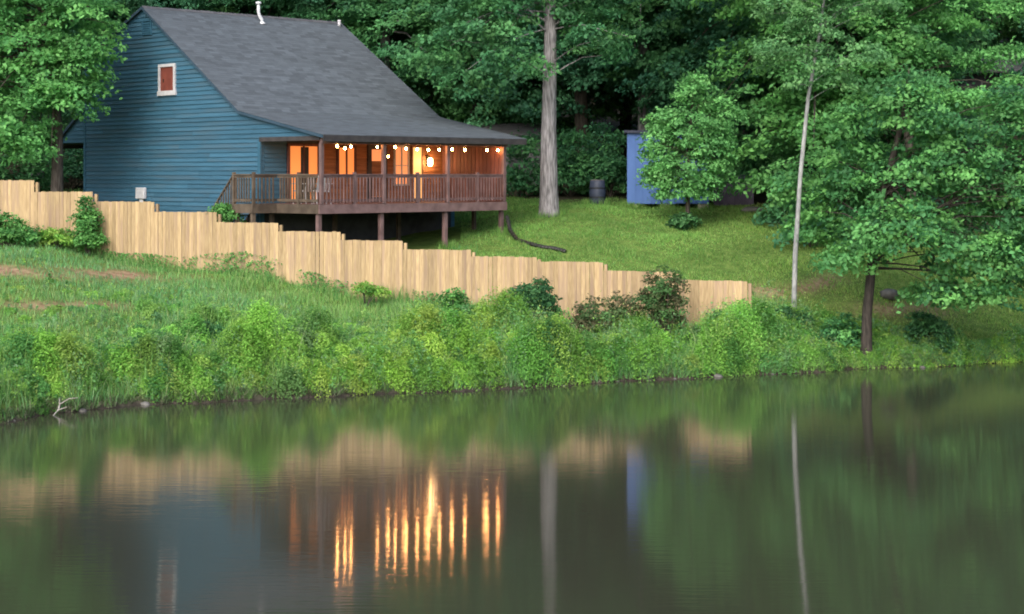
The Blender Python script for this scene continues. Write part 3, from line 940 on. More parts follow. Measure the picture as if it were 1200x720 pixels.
MB().box(.02, sw - .02, .02, 2.4, z0, z1 - .05).build('shed_body', M['shedblue'], shed)
plank_wall(shed, Vector((0, .02, 0)), Vector((1, 0, 0)), 1.75, z0, z1 - .04, M['shedblue'], .29, out=Vector((0, -1, 0)))
plank_wall(shed, Vector((2.55, .02, 0)), Vector((1, 0, 0)), .45, z0, z1 - .04, M['shedblue'], .23, out=Vector((0, -1, 0)))
plank_wall(shed, Vector((.02, 2.4, 0)), Vector((0, -1, 0)), 2.38, z0, z1 - .04, M['shedblue'], .3, out=Vector((-1, 0, 0)))
plank_wall(shed, Vector((sw - .02, .02, 0)), Vector((0, 1, 0)), 2.38, z0, z1 - .04, M['shedblue'], .3, out=Vector((1, 0, 0)))
dr = MB().box(1.78, 2.52, -.02, .018, z0 + .03, z0 + 2.0).build('shed_door', M['shedblue'], shed)
MB().box(1.86, 1.90, -.06, -.021, z0 + .95, z0 + 1.1).build('handle', M['metal'], dr)
MB().box(1.762, 2.538, .0, .019, z0 + 2.002, z1 - .04).build('wall_board', M['shedblue'], shed)
MB().hexa([(-.12, -.15, z1 - .03), (sw + .12, -.15, z1 - .12), (sw + .12, 2.55, z1 - .12), (-.12, 2.55, z1 - .03), (-.12, -.15, z1 + .07), (sw + .12, -.15, z1 - .02), (sw + .12, 2.55, z1 - .02), (-.12, 2.55, z1 + .07)]).build('shed_roof', M['shedroof'], shed)
for bx in (.08, 1.22, 2.6):
    for by in (.03, 2.0):
        gg = gz(sp.x + bx, 63 + by) - sp.z - .06
        MB().box(bx, bx + .38, by, by + .2, gg, z0 - .002).build('concrete_block', M['block'], shed, bevel=.01)

bp_ = on_ground(836, 64.5)
bn = thing('storage_shed', 'low dark plum plank storage shed right of the blue shed', 'shed', bp_, R(-4))
MB().box(.02, 1.5, .02, 1.1, -.1, 1.0).build('shed_body', M['plum'], bn)
plank_wall(bn, Vector((0, .02, 0)), Vector((1, 0, 0)), 1.52, -.06, 1.0, M['plum'], .19, out=Vector((0, -1, 0)))
MB().hexa([(-.08, -.1, .98), (1.6, -.1, .98), (1.6, 1.2, 1.12), (-.08, 1.2, 1.12), (-.08, -.1, 1.04), (1.6, -.1, 1.04), (1.6, 1.2, 1.18), (-.08, 1.2, 1.18)]).build('lid', M['shedroof'], bn)

gp_ = on_ground(575, 72.0)
og = thing('outbuilding', 'dim grey plank outbuilding in the woods behind the right end of the porch', 'outbuilding', gp_, R(6))
MB().box(.02, 2.2, .02, 2.4, -.3, 2.35).build('outbuilding_body', M['greyboard'], og)
plank_wall(og, Vector((0, .02, 0)), Vector((1, 0, 0)), 2.2, -.2, 2.35, M['greyboard'], .24, out=Vector((0, -1, 0)))
MB().hexa([(-.2, -.35, 2.2), (2.45, -.35, 2.2), (2.45, 2.6, 2.75), (-.2, 2.6, 2.75), (-.2, -.35, 2.28), (2.45, -.35, 2.28), (2.45, 2.6, 2.83), (-.2, 2.6, 2.83)]).build('roof', M['greyroof'], og)
MB().box(.75, 1.55, -.06, -.027, -.1, 1.9).build('door', M['found'], og)

fp = on_ground(1125, 84.0)
fh = thing('far_cabin', 'dark cabin with a pale grey roof on the hill, mostly behind trees', 'cabin', (fp.x, 84.0, fp.z), R(-8))
ztop = CAMH + (HOR - 84) * 84 / F - fp.z
MB().box(0, 8, 0, 5, -.8, ztop).build('cabin_wall', M['fascia'], fh)
plank_wall(fh, Vector((0, -.0, 0)), Vector((1, 0, 0)), 8, -.5, ztop, M['found'], .4, out=Vector((0, -1, 0)))
MB().hexa([(-.4, -.6, ztop - .1), (8.4, -.6, ztop - .1), (8.4, 2.5, ztop + 1.0), (-.4, 2.5, ztop + 1.0), (-.4, -.6, ztop), (8.4, -.6, ztop), (8.4, 2.5, ztop + 1.1), (-.4, 2.5, ztop + 1.1)]).hexa(
    [(-.4, 2.501, ztop + 1.0), (8.4, 2.501, ztop + 1.0), (8.4, 5.6, ztop - .1), (-.4, 5.6, ztop - .1), (-.4, 2.501, ztop + 1.1), (8.4, 2.501, ztop + 1.1), (8.4, 5.6, ztop), (-.4, 5.6, ztop)]).build('roof', M['greyroof'], fh)
for i in range(3):
    wf = MB().box(1 + i * 2.4, 1.9 + i * 2.4, -.07, -.03, ztop - 1.5, ztop - .5).build('window', M['greyboard'], fh)
    MB().box(1.08 + i * 2.4, 1.82 + i * 2.4, -.08, -.071, ztop - 1.42, ztop - .58).build('pane', M['black'], wf)

b0 = on_ground(700, 63.6)
br = thing('barrel', 'dark blue-grey barrel in the shade left of the blue shed', 'barrel', b0)
MB().tube([(0, 0, 0), (0, 0, .05), (0, 0, .45), (0, 0, .85), (0, 0, .9)], [.26, .28, .31, .28, .26], 14).build('barrel_body', M['barrel'], br, True)
MB().tube([(0, 0, .9), (0, 0, .93)], .27, 14).build('barrel_lid', M['greyboard'], br)
for zz in (.28, .62):
    MB().tube([(0, 0, zz - .02), (0, 0, zz + .02)], .318, 14).build('hoop', M['black'], br)

hp = [(594, 258, 58.5), (598, 268, 58.0), (606, 277, 57.2), (618, 283, 56.6), (634, 287, 56.2), (650, 289, 56.0), (663, 291, 55.8)]
P = []
for px, py, dd in hp:
    v = on_ground(px, dd); v.z += .06; P.append(v)
P[0].z += .55; P[1].z += .12
hs_ = thing('drain_pipe', 'black corrugated drain pipe curving over the lawn beside the porch', 'drain pipe', P[3])
fine = []
for a, b in zip(P[:-1], P[1:]):
    for i in range(8): fine.append(a.lerp(b, i / 8) - P[3])
fine.append(P[-1] - P[3])
for i in range(1, len(fine) - 1): fine[i] = (fine[i - 1] + fine[i] * 2 + fine[i + 1]) / 4
MB().tube(fine, [.075 if i % 2 else .062 for i in range(len(fine))], 8).build('pipe', M['black'], hs_)

def stone(name, label, cat, loc, r, sq, group=None, mat='stone'):
    mb = MB().ball((0, 0, 0), r, 12, 8, sq, .12)
    o = mb.build(name, M[mat], None, True)
    o.location = loc
    o.rotation_euler = (0, 0, random.uniform(0, 6))
    return props(o, label, cat, group)
v = on_ground(1042, 53.2); v.z += .12
stone('boulder', 'grey boulder on the lawn behind the leaning waterside trunk', 'rock', v, .25, (1.5, 1, .75))
v = on_ground(882, 62.0); v.z += .08
stone('flat_stone', 'pale flat stone on the grass at the foot of the plum shed', 'rock', v, .36, (1.3, .8, .4))
v = on_ground(610, 43.95); v.z += .06
stone('shore_stone', 'small white stone alone at the waterline under the fence', 'rock', v, .05, (1, 1, 1.2), mat='white')
for i in range(0, 26, 2):
    px = [15, 42, 95, 130, 170, 300, 350, 520, 560, 640, 660, 700, 722, 735, 760, 772, 790, 815, 840, 862, 905, 930, 952, 975, 1080, 1130][i]
    dd = float(shore_d(px)) + .06
    v = on_ground(px, dd); v.z = .0
    stone('bank_stone', 'grey stone half sunk in the mud of the waterline', 'rock', v, random.uniform(.05, .12), (1.6, 1, .6), 'stones along the waterline')
dw = thing('driftwood', 'bleached forked branch leaning into the water at the near left shore', 'branch', (on_ground(70, float(shore_d(70)) + .1)))
MB().tube([(-.05, .15, .25), (0, 0, .12), (.03, -.25, .02), (-.02, -.5, -.08)], [.012, .02, .02, .012], 6).tube([(0, 0, .12), (.2, .05, .24), (.4, .1, .26)], [.016, .012, .006], 6).tube([(.03, -.25, .02), (.25, -.3, .1)], [.014, .006], 6).build('stick', M['drift'], dw)

# ------------------------------------------------------------------ trees that stand alone
def px_tree(name, label, cat, px, d, path, radii, L, cols, leaf, density, clump_r, bark, **kw):
    b = on_ground(px, d)
    tp = [Vector((0, 0, 0))] + [ray(a, y_, d + dd) - b for a, y_, dd in path]
    return tree(name, label, cat, b, tp, radii, px_lumps(b, d, L), GREEN[cols], leaf, density, clump_r, M[bark], **kw)

px_tree('maple_tree', 'leafy green maple hanging over the fence in front of the house corner', 'tree', 66, 58.5,
        [(68, 150, 0), (60, 60, 0), (50, -40, .3), (45, -130, .3)], [.20, .17, .14, .09, .03],
        [(25, 55, 70, 50, 0), (92, 24, 52, 36, -.5), (128, 60, 22, 12, -.8), (60, 90, 60, 40, -.4), (70, 118, 42, 26, -.8), (12, 140, 55, 40, -.6), (35, 168, 34, 20, -1), (85, 75, 40, 25, -.6), (110, 95, 16, 12, -.6), (-60, 80, 80, 80, 0), (40, -40, 90, 60, 0), (30, -120, 70, 60, 0), (-50, 0, 90, 70, 0)],
        'maple', .165, 2.6, .48, 'bark', every=7)
px_tree('oak_tree', 'tall tree with a bare straight grey trunk between the house and the blue shed', 'tree', 643, 61.3,
        [(643, 150, 0), (645, 40, 0), (644, -60, 0), (650, -160, 0)], [.32, .275, .235, .17, .05],
        [(560, 22, 60, 40, -1), (505, 60, 40, 26, -1), (600, 70, 40, 22, -1.2), (700, 35, 48, 26, -1), (735, 60, 22, 12, -1), (650, 5, 80, 30, 1), (560, -60, 90, 60, 0), (720, -60, 90, 60, 0), (640, -140, 110, 70, 0), (545, 95, 40, 18, -1.3)],
        'forest', .18, 2.3, .52, 'greybark', every=9, flare=1.25, r0=.16)
px_tree('young_tree', 'small bright green tree standing in front of the blue shed', 'tree', 806, 59.8,
        [(806, 225, 0), (808, 170, 0), (812, 110, 0), (814, 85, 0)], [.085, .075, .06, .03, .01],
        [(812, 150, 42, 40, 0), (815, 104, 24, 22, 0), (800, 198, 38, 22, -.2), (846, 190, 18, 22, 0), (775, 142, 22, 20, 0), (842, 136, 24, 24, 0), (772, 170, 22, 26, -.1), (768, 196, 18, 14, 0), (798, 222, 30, 12, 0), (824, 222, 18, 10, 0), (772, 206, 20, 14, 0), (786, 172, 24, 22, .3), (830, 172, 30, 30, -.3), (824, 212, 26, 10, 0)],
        'young', .13, 2.9, .34, 'bark', every=3, flare=1.2)
px_tree('birch_tree', 'slender leaning tree with a pale thin trunk near the end of the fence', 'tree', 930, 50.6,
        [(932, 300, 0), (938, 205, 0), (947, 115, 0), (963, 25, 0), (972, -60, 0)], [.078, .074, .067, .055, .040, .016],
        [(915, 52, 30, 18, 0), (968, 28, 40, 22, 0), (1005, 62, 34, 12, -.4), (950, -40, 60, 36, 0), (1010, -10, 50, 30, 0), (898, 70, 14, 9, 0), (985, 95, 22, 10, 0), (915, 5, 38, 20, .4), (938, 92, 18, 9, -.3), (952, 60, 20, 11, -.35), (968, 75, 16, 9, -.3), (946, 22, 22, 12, -.3)],
        'birch', .12, 1.7, .32, 'palebark', every=5, flare=1.15, r0=.22)
px_tree('waterside_tree', 'broad spreading dark green tree leaning from the water edge', 'tree', 1015, 49.2,
        [(1016, 370, 0), (1021, 315, .1), (1034, 230, .3), (1058, 140, .4), (1066, 80, .4)], [.155, .14, .13, .105, .075, .03],
        [(1065, 128, 58, 34, 0), (1000, 195, 58, 36, 1.6), (1115, 180, 66, 44, 0), (1180, 225, 55, 50, .2), (955, 262, 50, 24, 2.8), (1055, 268, 70, 36, -.6), (1140, 305, 66, 34, -.5), (1195, 140, 50, 38, .5), (1075, 92, 34, 16, 0), (1005, 138, 34, 24, 1), (930, 215, 26, 30, 3), (1205, 300, 50, 40, 0), (1240, 220, 70, 60, 0), (1000, 300, 40, 16, -.8), (1100, 340, 50, 18, -.8), (1060, 215, 60, 44, .5), (985, 240, 40, 26, 1.8), (1160, 345, 40, 14, -.6)],
        'water', .150, 2.9, .44, 'darkbark', every=9, flare=1.3, r0=.30)

px_tree('hill_tree', 'light green leafy tree rising behind the waterside tree below the hill cabin', 'tree', 1070, 60.5,
        [(1068, 200, 0), (1060, 100, 0), (1050, 20, 0), (1045, -60, 0)], [.2, .17, .14, .1, .03],
        [(1050, 45, 56, 34, 0), (1000, 95, 40, 28, -.3), (1100, 66, 34, 16, 0), (1010, -5, 70, 36, 0), (1135, 12, 60, 26, 0), (960, 150, 34, 30, 0), (1070, 110, 60, 30, 0), (1090, -40, 80, 40, 0), (1130, 118, 60, 14, -.4), (1190, 122, 40, 14, -.4), (1148, 72, 26, 15, -.4), (1185, 92, 26, 7, -.4), (1196, 58, 30, 9, -.4), (925, 120, 30, 24, .5)],
        'maple', .15, 2.1, .46, 'bark', every=9, r0=.25)
# ------------------------------------------------------------------ the woods behind
def forest_proto(i, H, rad, cols, low, bark):
    lumps = []
    nl = 11 + i
    for k_ in range(nl):
        h = low + (H - low) * (k_ + .5) / nl
        u_ = (h - low) / (H - low)
        rr = rad * (0.55 + .75 * math.sin(math.pi * min(1, .18 + .8 * u_))) * .62
        a = k_ * 2.4 + i
        off = rad * .50 * (1 - .75 * u_)
        lumps.append(((math.cos(a) * off, math.sin(a) * off, h), (rr, rr, rr * .62)))
    t = tree('woodland_tree', 'x', 'tree', (0, 0, 0), [(0, 0, 0), (.1, 0, H * .3), (-.05, .1, H * .6), (.1, .05, H * .92)], [.26, .22, .15, .04],
             lumps, GREEN[cols], .185, 1.9, .70, M[bark], every=14)
    return t
protos = [forest_proto(0, 18, 4.2, 'forest', 2.0, 'darkbark'), forest_proto(1, 20, 4.8, 'forestblue', 3.0, 'bark'),
          forest_proto(2, 17, 4.0, 'forestyel', 1.2, 'darkbark'), forest_proto(3, 21, 4.6, 'forest', 4.5, 'greybark')]
WORDS = ['mid green', 'blue-green', 'yellow-green', 'high-crowned']
ZN = [(-150, 'outside the far left edge'), (10, 'beyond the fence at the far left'), (90, 'left of the blue gable'), (170, 'behind the gable peak'), (270, 'behind the white flue'), (370, 'behind the right half of the roof ridge'), (470, 'right of the roof ridge'), (575, 'behind the porch'),
      (665, 'behind the bare grey trunk'), (725, 'left of the blue shed'), (800, 'behind the blue shed'), (890, 'behind the plum shed'), (985, 'behind the slender pale trunk'), (1070, 'behind the waterside tree'), (1170, 'below the hill cabin'), (1280, 'at the far right edge'), (9999, 'outside the right edge')]
DEPTH = ['front row', 'second row', 'third row', 'back row']
def zone(px, row):
    return next(z_ for p_, z_ in ZN if px < p_) + ', ' + DEPTH[row] + ' of the woods'
used = [0] * 4
def put_woods(px, d, kind, s, row):
    b = on_ground(px, d)
    if used[kind] == 0: o = protos[kind]
    else: o = copy_tree(protos[kind])
    used[kind] += 1
    o.location = b
    o.rotation_euler = (0, 0, random.uniform(0, 6.28))
    o.scale = (s, s, s * random.uniform(.92, 1.1))
    o['label'] = f'{WORDS[kind]} tree {zone(px, row)}'
    o['group'] = 'trees of the woods ' + ('near the clearing' if row == 0 else 'further back')
rows = [
    (0, [(-190, 66, 2), (-60, 69, 0), (40, 74, 3), (140, 76, 1), (250, 78, 0), (350, 77, 1), (455, 77, 3), (545, 76, 0), (610, 79, 2), (690, 74, 1), (755, 73, 3), (838, 73, 0), (905, 68, 1), (965, 63, 2), (1040, 66, 0), (1000, 70, 3), (1335, 66, 1), (1400, 66, 2)]),
    (1, [(-250, 82, 1), (-120, 84, 3), (-10, 86, 0), (90, 85, 2), (190, 88, 1), (300, 88, 3), (400, 87, 0), (500, 86, 2), (590, 88, 1), (650, 86, 3), (730, 84, 0), (800, 85, 1), (880, 82, 3), (950, 78, 0), (1010, 80, 1), (1020, 79, 2), (1330, 82, 3), (1370, 80, 0)]),
    (2, [(-330, 100, 0), (-200, 101, 3), (-80, 99, 1), (30, 102, 0), (130, 100, 3), (240, 101, 1), (345, 99, 2), (450, 102, 3), (550, 100, 0), (640, 101, 1), (710, 98, 3), (790, 100, 2), (870, 99, 0), (960, 97, 3), (1050, 98, 1), (1140, 99, 0), (1230, 97, 2), (1330, 98, 3), (1450, 97, 1)]),
    (3, [(-300, 120, 3), (-140, 118, 1), (10, 121, 3), (150, 119, 0), (290, 120, 3), (420, 118, 1), (560, 121, 3), (690, 119, 0), (820, 120, 1), (950, 118, 3), (1080, 121, 0), (1210, 119, 1), (1350, 120, 3)]),
]
for row, L in rows:
    for px, d, kind in L:
        put_woods(px + random.uniform(-12, 12), d + random.uniform(-1, 1), kind, random.uniform(.92, 1.12) * (1.12 if d > 95 else 1.0), row)

# ------------------------------------------------------------------ shrubs that can be told apart
def shrub(name, label, px, d, L, cols, leaf=.10, density=2.0, clump_r=.22, bark='bark', hollow=.3, group=None, cat='bush'):
    b = on_ground(px, d)
    lumps = px_lumps(b, d, L)
    C, N, Lf, K, cen = crown_arrays(lumps, GREEN[cols], leaf, density * 2.6, clump_r, hollow=hollow)
    t = thing(name, label, cat, b, group=group)
    bb = MB()
    for c in cen[::6]:
        c = Vector(c)
        bb.tube([Vector((random.uniform(-.06, .06), random.uniform(-.06, .06), -.05)), c * .5 + Vector((0, 0, .05)), c], [.018, .012, .004], 5, False)
    bb.build('stems', M[bark], t)
    link('foliage', leaf_mesh(name + '_foliage', C, N, Lf, K), t)
    return t
shrub('cone_bush', 'tall pointed bush pressed against the left part of the fence', 104, 55.0, [(104, 275, 20, 14, 0), (102, 256, 14, 14, 0), (100, 241, 8, 10, 0)], 'bush')
shrub('round_bush', 'dark green bush at the left edge below the fence', 12, 54.5, [(8, 268, 26, 16, 0), (32, 274, 16, 11, 0), (-20, 262, 24, 20, 0)], 'bush')
shrub('low_bush', 'pale green low bush between the two darker bushes by the fence', 68, 54.9, [(66, 276, 17, 10, 0), (52, 280, 12, 8, 0)], 'weed')
shrub('stair_shrub', 'light green shrub at the foot of the porch stairs', 262, 54.6, [(262, 246, 14, 10, 0), (272, 252, 12, 8, 0), (255, 255, 12, 8, 0)], 'bush', .09)
shrub('round_bush', 'small round green bush in the weeds below the middle of the fence', 530, 47.5, [(530, 352, 15, 14, 0), (524, 362, 10, 9, 0), (537, 361, 10, 9, 0)], 'bush')
shrub('round_bush', 'larger dark green bush in front of the fence under the porch corner', 620, 48.6, [(626, 345, 22, 18, 0), (605, 352, 18, 13, 0), (640, 356, 14, 11, 0)], 'dark')
shrub('dry_shrub', 'low brownish shrub left of the reddish one by the fence', 708, 48.0, [(700, 368, 26, 18, 0), (730, 360, 20, 18, 0), (688, 378, 18, 12, 0)], 'dry', .085, 1.1, .20, hollow=.15)
shrub('reddish_shrub', 'tall reddish brown shrub covering part of the fence near its end', 778, 48.0, [(780, 335, 26, 22, 0), (764, 352, 22, 18, 0), (785, 362, 20, 20, 0)], 'dry', .085, 1.3, .20, hollow=.15)
shrub('twiggy_weed', 'small weed at the foot of the fence below the porch posts', 430, 51.6, [(428, 338, 12, 7, 0), (445, 341, 10, 5, 0)], 'weed', .08)
shrub('shade_bush', 'dark bush at the waterline right of the leaning trunk', 1090, 50.2, [(1090, 400, 34, 24, 0), (1065, 412, 24, 15, 0), (1115, 410, 20, 16, 0), (1085, 378, 20, 12, 0)], 'dark', .12)
shrub('bank_bush', 'green bush on the bank just left of the leaning trunk', 985, 49.6, [(985, 392, 24, 22, 0), (1000, 410, 16, 14, 0), (965, 402, 18, 16, 0)], 'water', .12)
shrub('tree_foot_shrub', 'low shrub round the foot of the young tree', 804, 59.4, [(804, 258, 16, 8, 0), (795, 262, 11, 6, 0)], 'dark', .12)
shrub('birch_foot_bush', 'dark leafy bush at the foot of the slender pale trunk', 918, 50.2, [(918, 368, 15, 9, 0), (935, 374, 14, 7, 0)], 'dark', .11)
ush = [(20, 66, 0), (85, 69, 1), (560, 74, 2), (668, 67.5, 3), (715, 67, 0), (690, 70, 1), (860, 68, 2), (900, 65.5, 3), (922, 60, 0), (952, 57.5, 1), (1130, 60, 2), (1190, 60, 3), (1080, 61, 1), (610, 68, 0), (-40, 64, 3)]
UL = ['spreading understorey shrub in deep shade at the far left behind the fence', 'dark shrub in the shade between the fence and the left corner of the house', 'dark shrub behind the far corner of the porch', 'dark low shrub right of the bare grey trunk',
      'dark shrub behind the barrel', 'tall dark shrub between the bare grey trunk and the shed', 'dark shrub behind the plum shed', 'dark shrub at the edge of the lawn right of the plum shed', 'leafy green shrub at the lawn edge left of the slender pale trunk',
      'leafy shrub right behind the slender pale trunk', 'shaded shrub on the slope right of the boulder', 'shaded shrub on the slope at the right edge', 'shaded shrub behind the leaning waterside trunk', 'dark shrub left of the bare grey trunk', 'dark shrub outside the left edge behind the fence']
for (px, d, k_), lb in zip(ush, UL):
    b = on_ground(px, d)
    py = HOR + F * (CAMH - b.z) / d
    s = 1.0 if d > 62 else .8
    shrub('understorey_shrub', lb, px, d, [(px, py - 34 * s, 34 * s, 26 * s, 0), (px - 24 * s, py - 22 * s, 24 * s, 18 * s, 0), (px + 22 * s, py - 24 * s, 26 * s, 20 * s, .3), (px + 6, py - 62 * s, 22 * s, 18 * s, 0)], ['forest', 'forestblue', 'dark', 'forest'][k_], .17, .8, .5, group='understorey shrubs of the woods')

# ------------------------------------------------------------------ bank weeds, grass, lawn
def bank_points(n, lo, hi, pxa=-160, pxb=1260):
    """random points between the shore (+lo) and the fence or lawn (fraction hi)"""
    px = rng.uniform(pxa, pxb, n)
    ds = shore_d(px)
    q = np.array([FA.y + fdir.y * fence_at(p) for p in px])
    far = np.where(px < 876, q - .15, ds + np.interp(px, [876, 1000, 1100, 1300], [4.5, 2.6, 1.0, .8]))
    t = rng.uniform(0, 1, n)
    if hi < 1: hi = hi + (.97 - hi) * np.clip((px - 560) / 150, 0, 1)
    d = ds + lo + (far - ds - lo) * hi * t
    X = (px - 600) * d / F
    return X, d, px, t, ds
def keep(mask, *a): return [x[mask] for x in a]
def weed_height(X, Y, e, px):
    h = (.24 + 1.15 * wig(X, Y, 2.3, .7) ** 1.3 * wig(X, Y, .9, 2.1) * 1.5)
    prof = np.interp(e, [0, .4, 1.5, 3.5, 6, 16], [.5, 1.05, 1.15, .85, .42, .25])
    left = np.interp(px, [-100, 200, 420, 600, 900, 1020, 1100], [.62, .68, .86, .98, .95, .8, .30])
    return np.clip(1.12 * h * prof * left, .06, 1.4)
# leafy weeds: mounds of leaves, each with its own green
def mounds(name, n, hi, size, lf, cols, thin):
    X, Y, px, t, ds = bank_points(n, .18, hi)
    e = Y - ds
    m = (rng.uniform(0, 1, n) > dirt_amount(X, Y) * 1.2) & (rng.uniform(0, 1, n) < np.interp(e, [0, 3, 5, 8, 14], thin))
    X, Y, px, e = keep(m, X, Y, px, e)
    H = weed_height(X, Y, e, px) * rng.uniform(.4, 1.1, len(X))
    pc = palette(len(X), cols, .3)
    hue2 = wig(X, Y, .5, 5.1)[:, None]
    pc = pc * (np.array([1.1, 1.02, .85]) * (1 - hue2) + np.array([.82, .95, 1.08]) * hue2)
    Cs, Ns, Ls, Ks = [], [], [], []
    for i in range(len(X)):
        r = size * rng.uniform(.6, 1.3) * (.45 + .6 * H[i])
        k = int(1.15 * (2 * np.pi * r * (r * .5 + H[i] * .8)) / (lf * lf * .32)) + 10
        # points over a dome, denser at the skin, broken by lobes
        a = rng.uniform(0, 2 * np.pi, k); u = rng.uniform(0.02, 1, k)
        rad = np.sqrt(np.clip(1 - u ** 2.4, 0, 1))
        q = rng.uniform(.25, 1.12, k) ** .8 * (1 + .20 * np.sin(3 * a + i) + .14 * np.sin(5 * a + 9 * u + 2 * i))
        P = np.stack([X[i] + np.cos(a) * rad * r * q, Y[i] + np.sin(a) * rad * r * q, u * H[i] * (.8 + .25 * q)], 1)
        P[:, 2] += ground_z(P[:, 0], P[:, 1])
        d = np.stack([np.cos(a) * rad, np.sin(a) * rad, u], 1)
        Cs.append(P); Ns.append(unit(d * .6 + np.array([0, 0, .35]) + rng.normal(0, .5, (k, 3))))
        Ls.append(lf * rng.uniform(.6, 1.4, k)); Ks.append(pc[i] * (1 + rng.uniform(-.22, .22, (k, 1))))
    C, N, L, K = map(np.concatenate, (Cs, Ns, Ls, Ks))
    ok = C[:, 1] > shore_d(C[:, 0] / C[:, 1] * F + 600) - .12
    o = link(name, leaf_mesh(name, C[ok], N[ok], L[ok], np.clip(K[ok], .003, 1), asp=.52))
    props(o, kind='stuff')
mounds('bank_weeds', 1200, .62, .52, .062, GREEN['weed'], [1, .95, .55, .22, .08])
mounds('bank_bushes', 190, .5, .46, .070, [(.09, .23, .07), (.065, .18, .065), (.12, .27, .08), (.15, .23, .10)], [1, .9, .5, .2, .05])
# grass on the bank
X, Y, px, t, ds = bank_points(85000, .05, 1.0)
e = Y - ds
m = rng.uniform(0, 1, len(X)) > dirt_amount(X, Y) * .95
X, Y, px, e = keep(m, X, Y, px, e)
H = np.clip(.10 + .45 * weed_height(X, Y, e, px), .08, .55) * rng.uniform(.6, 1.3, len(X))
B = np.stack([X, Y, ground_z(X, Y) - .01], 1)
hue2 = wig(X, Y, .5, 1.1)[:, None]
pc = palette(len(X), [(.14, .29, .09), (.19, .34, .10), (.10, .24, .085), (.26, .33, .16)], .25) * (np.array([1.05, 1, .85]) * (1 - hue2) + np.array([.75, .95, 1.2]) * hue2)
props(link('bank_grass', blades('bank_grass', B, H, rng.uniform(.006, .014, len(X)), .7, pc)), kind='stuff')
# single leafy stems standing loose among the mounds
X, Y, px, t, ds = bank_points(8500, .15, .78)
e = Y - ds
m = (rng.uniform(0, 1, len(X)) > dirt_amount(X, Y)) & (rng.uniform(0, 1, len(X)) < np.interp(e, [0, 4, 8, 14], [1, .8, .3, .12])) & (wig(X, Y, 1.9, 1.0) > .30)
X, Y, px, e = keep(m, X, Y, px, e)
n = len(X)
H = np.clip(weed_height(X, Y, e, px) * rng.uniform(.5, 1.7, n), .12, 1.5)
Z = ground_z(X, Y)
KL = 22
lean = rng.normal(0, .22, (n, 2)) * H[:, None]
sp_ = rng.integers(0, 4, n)                                   # four kinds of weed
base_c = np.array([(.22, .43, .08), (.14, .33, .10), (.32, .45, .13), (.19, .33, .16)])[sp_] * rng.uniform(.75, 1.2, (n, 1))
lsz = np.array([.06, .085, .045, .055])[sp_]
u = rng.uniform(.18, 1.03, (n, KL))
a = rng.uniform(0, 2 * np.pi, (n, KL))
rr = (lsz[:, None] * .6 + .16 * H[:, None]) * rng.uniform(.25, 1, (n, KL)) * (1.2 - .75 * u)
C = np.stack([X[:, None] + lean[:, :1] * u ** 1.5 + np.cos(a) * rr, Y[:, None] + lean[:, 1:] * u ** 1.5 + np.sin(a) * rr, Z[:, None] + u * H[:, None]], -1).reshape(-1, 3)
N = unit(np.array([0, 0, .5]) + rng.normal(0, .6, (n * KL, 3)))
L = np.repeat(lsz, KL) * rng.uniform(.6, 1.5, n * KL)
K = np.clip(np.repeat(base_c, KL, 0) * (1 + rng.uniform(-.22, .22, (n * KL, 1))), .003, 1)
props(link('weed_stems', leaf_mesh('weed_stems', C, N, L, K, asp=.45)), kind='stuff')
# taller seed-headed grass standing among the weeds
X, Y, px, t, ds = bank_points(26000, .15, .8)
e = Y - ds
m = (rng.uniform(0, 1, len(X)) > dirt_amount(X, Y)) & (wig(X, Y, 2.1, 4.0) > .42)
X, Y, px, e = keep(m, X, Y, px, e)
H = np.clip(weed_height(X, Y, e, px) * rng.uniform(.7, 1.45, len(X)), .15, 1.4)
B = np.stack([X, Y, ground_z(X, Y) - .01], 1)
props(link('tall_grass', blades('tall_grass', B, H, rng.uniform(.005, .011, len(X)), .45, palette(len(X), [(.18, .34, .10), (.25, .38, .12), (.12, .27, .075), (.33, .38, .20)], .2))), kind='stuff')
# longer grass round the trunks and posts
Bs = []
for (px_, d_, r_) in ((643, 61.3, .45), (806, 59.8, .18), (930, 50.6, .16), (1015, 49.2, .25), (735, 62.9, .1), (745, 62.9, .1), (780, 62.9, .1), (826, 62.9, .1), (590, 58.6, .12), (526, 56.8, .12), (700, 63.6, .34)):
    c_ = on_ground(px_, d_)
    k_ = 260
    a = rng.uniform(0, 2 * np.pi, k_); q = r_ + np.abs(rng.normal(0, .14, k_))
    X = c_.x + np.cos(a) * q; Y = c_.y + np.sin(a) * q
    Bs.append(np.stack([X, Y, ground_z(X, Y) - .01], 1))
Bs = np.concatenate(Bs)
props(link('trunk_foot_grass', blades('trunk_foot_grass', Bs, rng.uniform(.10, .34, len(Bs)), rng.uniform(.006, .012, len(Bs)), .7, palette(len(Bs), [(.125, .255, .060), (.165, .30, .070), (.095, .215, .055), (.22, .30, .10)], .25))), kind='stuff')
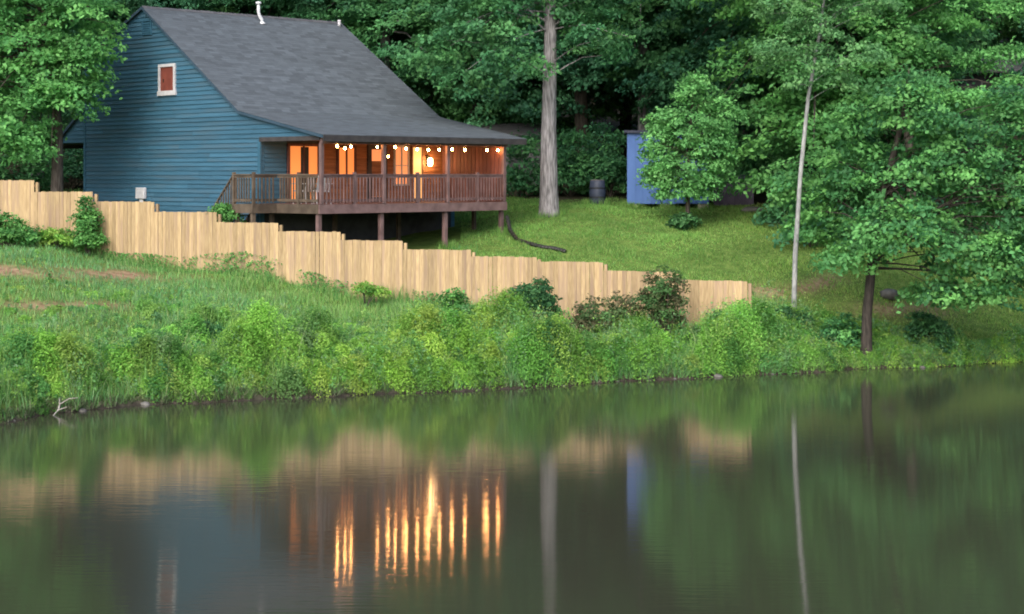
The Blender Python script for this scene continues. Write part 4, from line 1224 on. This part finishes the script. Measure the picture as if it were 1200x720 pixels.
# grass and creepers left uncut along the foot of the fence
n = 5200
q = rng.uniform(-1.5, (FB - FA).length, n)
off = np.abs(rng.normal(0, .16, n)) + .03
X = FA.x + fdir.x * q + fn.x * off; Y = FA.y + fdir.y * q + fn.y * off
H = rng.uniform(.12, .50, n) * (.35 + 1.1 * wig(X, Y, 2.0, 2.2))
B = np.stack([X, Y, ground_z(X, Y) - .01], 1)
props(link('fence_foot_grass', blades('fence_foot_grass', B, H, rng.uniform(.006, .013, n), .6, palette(n, [(.14, .29, .09), (.20, .34, .10), (.10, .24, .075), (.27, .33, .15)], .25))), kind='stuff')
k_ = 5000
q = rng.choice(rng.uniform(0, 24, 40), k_) + rng.normal(0, .22, k_)
u = rng.uniform(0, 1, k_) ** 1.6
X = FA.x + fdir.x * q + fn.x * (.05 + rng.uniform(0, .18, k_) * (1 - u)); Y = FA.y + fdir.y * q + fn.y * (.05 + rng.uniform(0, .18, k_) * (1 - u))
C = np.stack([X, Y, ground_z(X, Y) + .55 * u * (.4 + wig(X, Y, 1.3))], 1)
props(link('fence_creepers', leaf_mesh('fence_creepers', C, unit(np.array([0, -.5, .5]) + rng.normal(0, .5, (k_, 3))), rng.uniform(.05, .10, k_), palette(k_, GREEN['bush'], .25))), kind='stuff')
# dead grass and roots hanging over the cut bank
px = rng.uniform(-160, 1260, 15000)
d = shore_d(px) + rng.uniform(.02, .35, len(px))
X = (px - 600) * d / F
B = np.stack([X, d, ground_z(X, d) - .01], 1)
H = rng.uniform(.05, .20, len(px)) * (.5 + wig(X, d, 2.5))
pc = palette(len(px), [(.12, .11, .08), (.08, .10, .05), (.19, .18, .14), (.05, .06, .035), (.11, .22, .06), (.09, .18, .05)], .25)
bl = link('dead_grass', blades('dead_grass', B, H, rng.uniform(.006, .014, len(px)), 1.8, pc))
props(bl, kind='stuff')
# lawn
n = 150000
Y = rng.uniform(49, 68, n); px = rng.uniform(540, 1260, n)
X = (px - 600) * Y / F
q = np.array([FA.y + fdir.y * fence_at(p) for p in px])
we = np.interp(px, [-400, 60, 250, 560, 640, 900, 1000, 1300], [62, 64, 74, 70, 66, 64.5, 62, 62])
m = (Y > np.where(px < 876, q + .2, shore_d(px) + 1.0)) & (Y < we) & (rng.uniform(0, 1, n) > dirt_amount(X, Y) * .9)
X, Y, px = keep(m, X, Y, px)
B = np.stack([X, Y, ground_z(X, Y) - .005], 1)
hu = wig(X, Y, 1.3, 2.0)[:, None]
pc = palette(len(X), [(.125, .255, .060), (.165, .30, .070), (.095, .215, .055), (.22, .30, .10)], .22) * (.75 + .45 * hu) * (1 + np.clip((px - 760) / 200, 0, 1)[:, None] * np.array([.28, .06, .05]))
props(link('lawn_grass', blades('lawn_grass', B, rng.uniform(.03, .10, len(X)) * (.55 + 1.5 * wig(X, Y, 2.7, .4) ** 2), rng.uniform(.008, .018, len(X)), .9, pc)), kind='stuff')
# yard grass left of and behind the fence
n = 14000
Y = rng.uniform(55, 68, n); px = rng.uniform(-120, 560, n)
X = (px - 600) * Y / F
q = np.array([FA.y + fdir.y * fence_at(p) for p in px])
m = Y > q + .3
X, Y = keep(m, X, Y)
# keep clear of the house
lx = (X - HP.x) * .70711 + (Y - HP.y) * .70711; ly = -(X - HP.x) * .70711 + (Y - HP.y) * .70711
m = ~((lx > -.2) & (lx < 9) & (ly > -.3) & (ly < 16))
X, Y = keep(m, X, Y)
B = np.stack([X, Y, ground_z(X, Y) - .005], 1)
props(link('yard_grass', blades('yard_grass', B, rng.uniform(.05, .22, len(X)), rng.uniform(.008, .018, len(X)), .8, palette(len(X), GREEN['forestyel'], .2))), kind='stuff')
